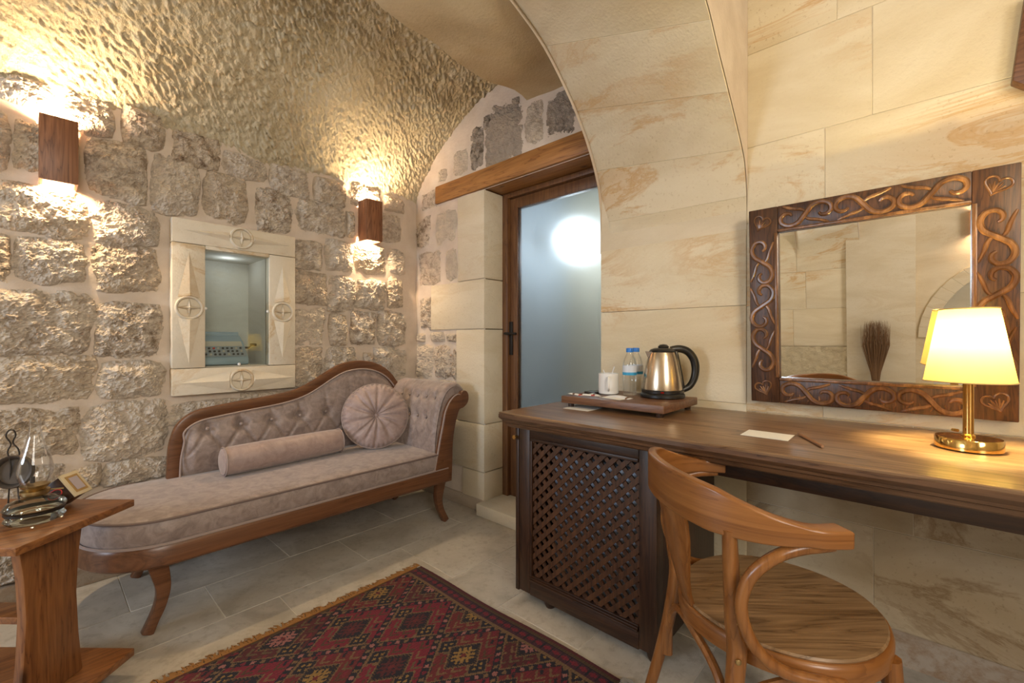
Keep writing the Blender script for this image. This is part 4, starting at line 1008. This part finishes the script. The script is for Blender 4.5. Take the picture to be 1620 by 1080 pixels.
B().lathe([(.083,.001),(.088,.004),(.088,.014),(.082,.020)], kc, 40).obj('power_base', MAT['black'], kt, smooth=True)
B().lathe([(.083,.021),(.084,.032),(.080,.034)], kc, 40).obj('lower_band', MAT['black'], kt, smooth=True)
B().lathe([(.079,.033),(.079,.045),(.075,.08),(.069,.115),(.062,.15),(.055,.175),(.051,.186)], kc, 48).obj('kettle_body', MAT['steel'], kt, smooth=True)
B().lathe([(.052,.186),(.053,.190),(.046,.198),(.03,.203),(.001,.205)], kc, 36, cap=False).obj('lid', MAT['black'], kt, smooth=True)
B().lathe([(.020,0),(.022,.006),(.014,.014),(.001,.016)], kp(.004,.203), 20, cap=False).obj('lid_knob', MAT['black'], kt, smooth=True)
B().add([kp(-.045,.188,-.022),kp(-.045,.188,.022),kp(-.072,.190,0),kp(-.050,.150,-.016),kp(-.050,.150,.016),kp(-.058,.155,0)],[(0,1,2),(0,2,5,3),(1,4,5,2),(3,5,4)]).obj('spout', MAT['steel'], kt)
hp = catmull([kp(.035,.196),kp(.07,.200),kp(.105,.188),kp(.130,.155),(kp(.137,.115)),kp(.130,.075),kp(.112,.045),kp(.085,.030)],5); m = len(hp)
B().tube(hp, [interp(i/(m-1),[0,.15,.5,.85,1],[.012,.014,.0145,.012,.010]) for i in range(m)], 10, sx=1.15, up=tuple(sd)).obj('handle', MAT['black'], kt, smooth=True)
B().sweep([kp(.083,.04),kp(.073,.10),kp(.060,.165),kp(.054,.190)], [.03,.026,.024,.026], [.012]*4, up=tuple(hd_)).obj('handle_strip', MAT['black'], kt, bevel=.003)
fd = (-Vector((kc.x,kc.y,0))).normalized()
fs = Vector((-fd.y,fd.x,0))
pp_ = kc+fd*.0845+up_*.027
B().add([pp_-fs*.006-up_*.003,pp_+fs*.006-up_*.003,pp_+fs*.006+up_*.003,pp_-fs*.006+up_*.003],[(0,1,2,3)]).obj('switch_light', emit('red_switch',(.5,.02,.01),.35), kt)

def bottle(x, y, label):
    t_ = thing('water_bottle', label, 'bottle', (x,y,TZ_), group='water bottles on the tray'); c = (x,y,TZ_+.001)
    B().lathe([(.024,0),(.029,.004),(.0295,.02),(.028,.03),(.0295,.04),(.028,.05),(.0295,.06),(.0295,.115),(.029,.135),(.024,.155),(.015,.172),(.0125,.178),(.0125,.186)], c, 28).obj('bottle_body', MAT['bottle'], t_, smooth=True)
    B().lathe([(.0298,.088),(.0299,.126)], c, 28, cap=False).obj('label_band', simple('bottle_label_pale',(.62,.66,.74),.4), t_, smooth=True)
    B().lathe([(.0301,.086),(.0301,.098)], c, 28, cap=False).obj('label_stripe', simple('bottle_label_blue',(.03,.30,.55),.4), t_, smooth=True)
    B().lathe([(.0145,.183),(.0148,.186),(.0148,.198),(.0135,.201)], c, 20).obj('cap', MAT['blue_cap'], t_, smooth=True, tol=50)
bottle(1.725,.897,'clear water bottle with blue cap nearer the white mug'); bottle(1.800,.905,'clear water bottle with blue cap standing behind the other one')
mg = thing('white_mug', 'white mug holding stirring sticks on the tray', 'mug', (1.70,.985,TZ_)); c = (1.70,.985,TZ_+.001)
B().lathe([(.038,0),(.043,.004),(.043,.09),(.040,.09),(.040,.008),(.001,.006)], c, 32, cap=False).obj('mug_body', MAT['white'], mg, smooth=True, tol=50)
fd = Vector((-.865,-.5,0)); mc_ = Vector(c)
B().tube(catmull([mc_+fd*.041+up_*.075,mc_+fd*.060+up_*.075,mc_+fd*.070+up_*.058,mc_+fd*.066+up_*.032,mc_+fd*.042+up_*.018],5), .0052, 8).obj('mug_handle', MAT['white'], mg, smooth=True)
for i,(a,b_) in enumerate((((1.69,.99,.835),(1.715,.965,.94)),((1.71,.98,.835),(1.69,1.005,.925)))):
    tag(B().tube([a,b_], .0022, 6).obj('stirring_stick', MAT['foil'], origin=a), ('tall pale stirring stick leaning right in the mug','short pale stirring stick leaning left in the mug')[i], 'stick', 'stirring sticks in the mug')
def sachet(name, x, y, L_, W_, rz, mats, label, cat, grp, h_=.006):
    t_ = thing(name, label, cat, (x,y,TZ_), rz, grp, world=False)
    sl = B().grid(10,6,lambda a,b_: ((a-.5)*L_,(b_-.5)*W_,.0012+h_*(math.sin(PI*min(1,max(0,(a-.06)/.88)))**.5 if .06<a<.94 else 0)*math.sin(PI*b_)**.6))
    sl.grid(1,1,lambda a,b_: ((a-.5)*L_,(.5-b_)*W_,.0008)); sl.obj('wrapper', mats[0], t_, smooth=True)
    for k_,(a,b_,mm) in enumerate(mats[1]):
        B().grid(6,6,lambda u,v_: ((a+(b_-a)*u-.5)*L_,(v_-.5)*W_*1.01,.0018+h_*(math.sin(PI*min(1,max(0,((a+(b_-a)*u)-.06)/.88)))**.5 if .06<(a+(b_-a)*u)<.94 else 0)*math.sin(PI*v_)**.6)).obj('print', mm, t_, smooth=True)
sachet('sugar_stick', 1.575,1.075,.10,.017,R(70),(MAT['paper'],[(.0,.18,MAT['red']),(.45,.6,MAT['brown_print'])]),'red tipped white sugar stick at the far left of the tray','sachet','sachets on the tray')
sachet('coffee_stick', 1.585,1.035,.11,.018,R(100),(MAT['paper'],[(.05,.2,MAT['red']),(.55,.75,MAT['brown_print'])]),'red and brown printed coffee stick in front of the mug','sachet','sachets on the tray')
sachet('creamer_sachet', 1.62,1.005,.09,.02,R(55),(MAT['paper'],[(.3,.5,MAT['brown_print'])]),'white creamer sachet lying by the mug foot','sachet','sachets on the tray')
sachet('foil_sachet', 1.60,.885,.115,.045,R(92),(MAT['foil'],[(.08,.14,MAT['brown_print'])]),'silver white foil sachet lying in front of the bottles','sachet','sachets on the tray',.011)
sachet('tea_bag_packet', 1.575,.895,.11,.04,R(78),(MAT['paper'],[(.85,.92,MAT['brown_print'])]),'flat white tea packet under the silver sachet','sachet','sachets on the tray',.004)
tag(B().box((1.645,1.02,TZ_),(1.70,1.075,TZ_+.010)).obj('dark_coaster', MAT['black'], bevel=.002, origin=(1.67,1.05,TZ_)), 'small black packet behind the sachets near the mug', 'packet')
tag(B().box((1.488,.955,.7722),(1.60,1.075,.7732)).obj('paper_sheet', MAT['paper'], origin=(1.54,1.01,.7722)), 'white paper sheet tucked under the tray', 'paper')
tag(B().add([(1.416,.379,.7728),(1.516,.380,.7728),(1.515,.258,.7728),(1.417,.257,.7728),(1.416,.379,.7736),(1.516,.380,.7736),(1.515,.258,.7736),(1.417,.257,.7736)],[(0,3,2,1),(4,5,6,7),(0,1,5,4),(1,2,6,5),(2,3,7,6),(3,0,4,7)]).obj('note_card', MAT['paper'], origin=(1.466,.318,.7728)), 'blank white note card on the desk beside the pencil', 'card')
pn = thing('pencil', 'plain wooden pencil lying on the desk beside the note card', 'pencil', (1.46,.214,.7725))
B().tube([(1.524,.246,.7768),(1.387,.174,.7768)], .0042, 6).obj('barrel', simple('raw_pencil_wood',(.34,.17,.08),.6), pn)
B().tube([(1.524,.246,.7768),(1.541,.255,.7762)], [.0042,.0008], 6).obj('tip', simple('pencil_tip',(.25,.14,.08),.6), pn)

# ------------------------------------------------------------------ brass table lamp
lc = (1.632,-.105,DZ)
tl = thing('table_lamp', 'polished brass table lamp with glowing cream shade on the desk', 'lamp', lc)
B().lathe([(.060,.001),(.064,.003),(.064,.028),(.062,.031),(.012,.033)], lc, 48).obj('lamp_base', MAT['brass'], tl, smooth=True, tol=40)
B().lathe([(.013,.032),(.014,.036),(.0105,.040),(.0105,.185),(.014,.19),(.014,.215)], lc, 24).obj('stem', MAT['brass'], tl, smooth=True, tol=40)
B().tube([(1.615,-.085,.82),(1.605,-.075,.822)], .004, 8).obj('switch', MAT['brass'], tl, smooth=True)
t = NT('cream_lamp_shade')
df = t.n('BsdfDiffuse', {'Color': (.80,.64,.30)}); tsl = t.n('BsdfTranslucent', {'Color': (.20,.148,.048)}); em = t.n('Emission', {'Color': (1,.80,.36), 'Strength': SHADE})
m1 = t.n('MixShader', {0: .5, 1: df, 2: tsl}); m2 = t.n('AddShader', {0: m1, 1: em}); t.t.links.new(m2.outputs[0], t.out.inputs[0])
B().lathe([(.086,.174),(.0558,.363)], lc, 48, cap=False).obj('lamp_shade', t.m, tl, smooth=True)
for r_,z in ((.0865,.175),(.0565,.362)):
    B().tube([(lc[0]+r_*math.cos(2*PI*i/40),lc[1]+r_*math.sin(2*PI*i/40),lc[2]+z) for i in range(40)], .0016, 6, closed=True).obj('shade_rim', simple('shade_binding',(.55,.42,.2),.6), tl, smooth=True)
B().ball((lc[0],lc[1],lc[2]+.288), .024, 12, 1.2).obj('bulb', emit('lamp_bulb',(1,.79,.34),LAMP), tl, smooth=True)

# ------------------------------------------------------------------ mirror with carved frame, hung leaning slightly forward
TH = R(3.0); MX = XR-.016
def mp(u, v_, d=0): return (MX-d*math.cos(TH)-v_*math.sin(TH), .463-u, .822+v_*math.cos(TH)-d*math.sin(TH))
UW,VH,FW = .684,.727,.095
mr = thing('carved_mirror', 'large mirror in a dark carved wooden frame with scrollwork on the desk wall', 'mirror', (MX,.121,.822))
def mbox(n, u0,u1,v0,v1,d0,d1,m,par=mr,bev=.003):
    v = [mp(u,w_,d) for d in (d0,d1) for u,w_ in ((u0,v0),(u1,v0),(u1,v1),(u0,v1))]
    return B().add(v,[(0,3,2,1),(4,5,6,7),(0,1,5,4),(1,2,6,5),(2,3,7,6),(3,0,4,7)]).obj(n, MAT[m], par, bevel=bev)
sL = mbox('frame_stile',0,FW,0,VH,0,.030,'carved_dark'); sR = mbox('frame_stile',UW-FW,UW,0,VH,0,.030,'carved_dark')
rT = mbox('frame_rail',FW,UW-FW,VH-FW,VH,0,.028,'carved_dark'); rB = mbox('frame_rail',FW,UW-FW,0,FW,0,.028,'carved_dark')
mbox('mirror_glass',FW-.005,UW-FW+.005,FW-.005,VH-FW+.005,.008,.012,'mirror',bev=0)
mbox('backing_board',.02,UW-.02,.02,VH-.02,-.004,.0075,'dark_wood',bev=0)
for par,(u0,u1,v0,v1) in ((sL,(FW-.012,FW,FW,VH-FW)),(sR,(UW-FW,UW-FW+.012,FW,VH-FW)),(rT,(FW,UW-FW,VH-FW,VH-FW+.011)),(rB,(FW,UW-FW,FW-.011,FW))):
    mbox('inner_bead',u0,u1,v0,v1,.024,.034,'carved',par,.003)
SP = [(-.42,.02),(-.50,.16),(-.66,.16),(-.78,-.05),(-.74,-.36),(-.50,-.55),(-.22,-.42),(0,0),(.22,.42),(.50,.55),(.74,.36),(.78,.05),(.66,-.16),(.50,-.16),(.42,-.02)]
def relief(pts, r_, d, par, name='scroll_carving', close=False):
    P = [mp(u,v_,d) for u,v_ in pts]; m = len(P)
    rr = [r_*(1.0 if close else interp(i/(m-1),[0,.12,.5,.88,1],[.55,.9,1.15,.9,.55])) for i in range(m)]
    return B().tube(P, rr, 8, closed=close, up=(1,0,0), sx=1, sy=1.0).obj(name, MAT['carved'], par, smooth=True)
def scroll(cu, cv, su, sv, vert, par, d, mir=1):
    pts = [(p.x,p.y) for p in catmull([(x,y,0) for x,y in SP],5)]
    out = [((cu+y*sv*mir, cv+x*su) if vert else (cu+x*su, cv+y*sv*mir)) for x,y in pts]
    relief(out, .0082, d, par)
    lf_ = [(-.05,-.1),(.12,-.30),(.40,-.42),(.72,-.62)]; lf2 = [(-a,-b_) for a,b_ in lf_]
    for L_ in (lf_, lf2):
        q_ = [((cu+y*sv*mir, cv+x*su) if vert else (cu+x*su, cv+y*sv*mir)) for x,y in [(p.x,p.y) for p in catmull([(a,b_,0) for a,b_ in L_],4)]]
        relief(q_, .0055, d, par, 'leaf_carving')
def heart(cu, cv, s_, par, d, ang):
    c_, s2 = math.cos(ang), math.sin(ang); pts = []
    for i in range(40):
        a = 2*PI*i/40; x = 16*math.sin(a)**3/17; y = (13*math.cos(a)-5*math.cos(2*a)-2*math.cos(3*a)-math.cos(4*a))/17
        pts.append((cu+s_*(x*c_-y*s2), cv+s_*(x*s2+y*c_)))
    relief(pts, .0035, d, par, 'heart_carving', True)
    for k_ in range(-2,3):
        a = k_*.42; e_ = (.75*math.sin(a), -.75+1.25*math.cos(a)*(.9 if k_ else .75)); b_ = (0,-.72)
        q_ = [(cu+s_*(x*c_-y*s2), cv+s_*(x*s2+y*c_)) for x,y in (b_, ((b_[0]+e_[0])/2*1.15,(b_[1]+e_[1])/2), e_)]
        relief(q_, .0032, d, par, 'fan_carving')
for par, cu in ((sL,.043),(sR,UW-.045)):
    for i in range(3): scroll(cu, .2+.164*i, .098, .066 if i%2 else .062, True, par, .030, 1 if i%2 else -1)
    heart(cu,.055,.030,par,.030,R(20)); heart(cu,VH-.052,.030,par,.030,R(-25))
for i in range(3):
    scroll(FW+.085+.162*i, VH-.045, .096, .062, False, rT, .028, -1 if i%2 else 1)
    scroll(FW+.085+.162*i, .043, .096, .060, False, rB, .028, 1 if i%2 else -1)
for i in range(16):
    u = FW+.03+i*.029; relief([(u,.012),(u+.006,.024),(u+.004,.036)], .003, .028, rB, 'rib_carving')

# board on the desk wall at the top right edge
pl = thing('wall_plaque', 'tilted brown wooden board hanging on the desk wall at the top right edge', 'board', (XR-.04,-.3,1.79))
B().prism([(-.208,1.792),(-.233,2.03),(-.43,2.02),(-.41,1.60)], lambda u,v_,w_: (w_,u,v_), XR-.045, XR-.006).obj('board', MAT['tray_wood'], pl, bevel=.003)
B().tube([(XR-.03,-.33,2.02),(XR-.008,-.33,2.10)], .003, 6).obj('hanging_cord', MAT['black_metal'], pl)

# ------------------------------------------------------------------ twig broom on the far side of the room, seen in the mirror
tb = thing('twig_broom', 'brown bundle of dried twigs reflected in the mirror', 'broom', (XF+.16,.335,0))
tw = B(); rs2 = random.Random(3)
for i in range(260):
    a = rs2.uniform(0,2*PI); r_ = math.sqrt(rs2.random()); zt = .80-.16*r_*r_*rs2.random()-.05*rs2.random()
    ca, sa = math.cos(a)*r_, math.sin(a)*r_
    tw.tube([(XF+.16+.03*ca,.335+.03*sa,.0),(XF+.16+.04*ca,.335+.05*sa,.16),(XF+.16+.07*ca,.335+.135*sa,.48),(XF+.16+.075*ca+rs2.uniform(-.015,.015),.335+.125*sa+rs2.uniform(-.02,.02),zt)], [.003,.003,.0022,.0008], 4)
tag(tw.obj('twigs', simple('dried_twigs',(.20,.11,.055),.9), tb), kind='stuff')
B().lathe([(.034,.02),(.036,.03),(.036,.05),(.034,.06)], (XF+.16,.335,.02), 16).obj('binding', simple('twig_binding',(.12,.07,.03),.9), tb)

# unseen pendant, added as warm fill for the near bay
pd = thing('pendant_fill', 'unseen white globe pendant added as warm fill in the near bay', 'lamp', (PEND[0],PEND[1],2.96))
B().tube([(PEND[0],PEND[1],2.96),(PEND[0],PEND[1],PEND[2]+.11)], .004, 6).obj('cord', MAT['black_metal'], pd)
B().lathe([(.04,.08),(.045,.10),(.03,.12)], PEND, 16).obj('gallery', MAT['brass_dull'], pd, smooth=True)
B().ball(PEND, .10, 14).obj('globe', emit('pendant_fill_globe',(1,.80,.52),6), pd, smooth=True)
light('pendant_fill_light', 'POINT', (PEND[0],PEND[1],PEND[2]-.12), PENDW, (1,.78,.47), .10)
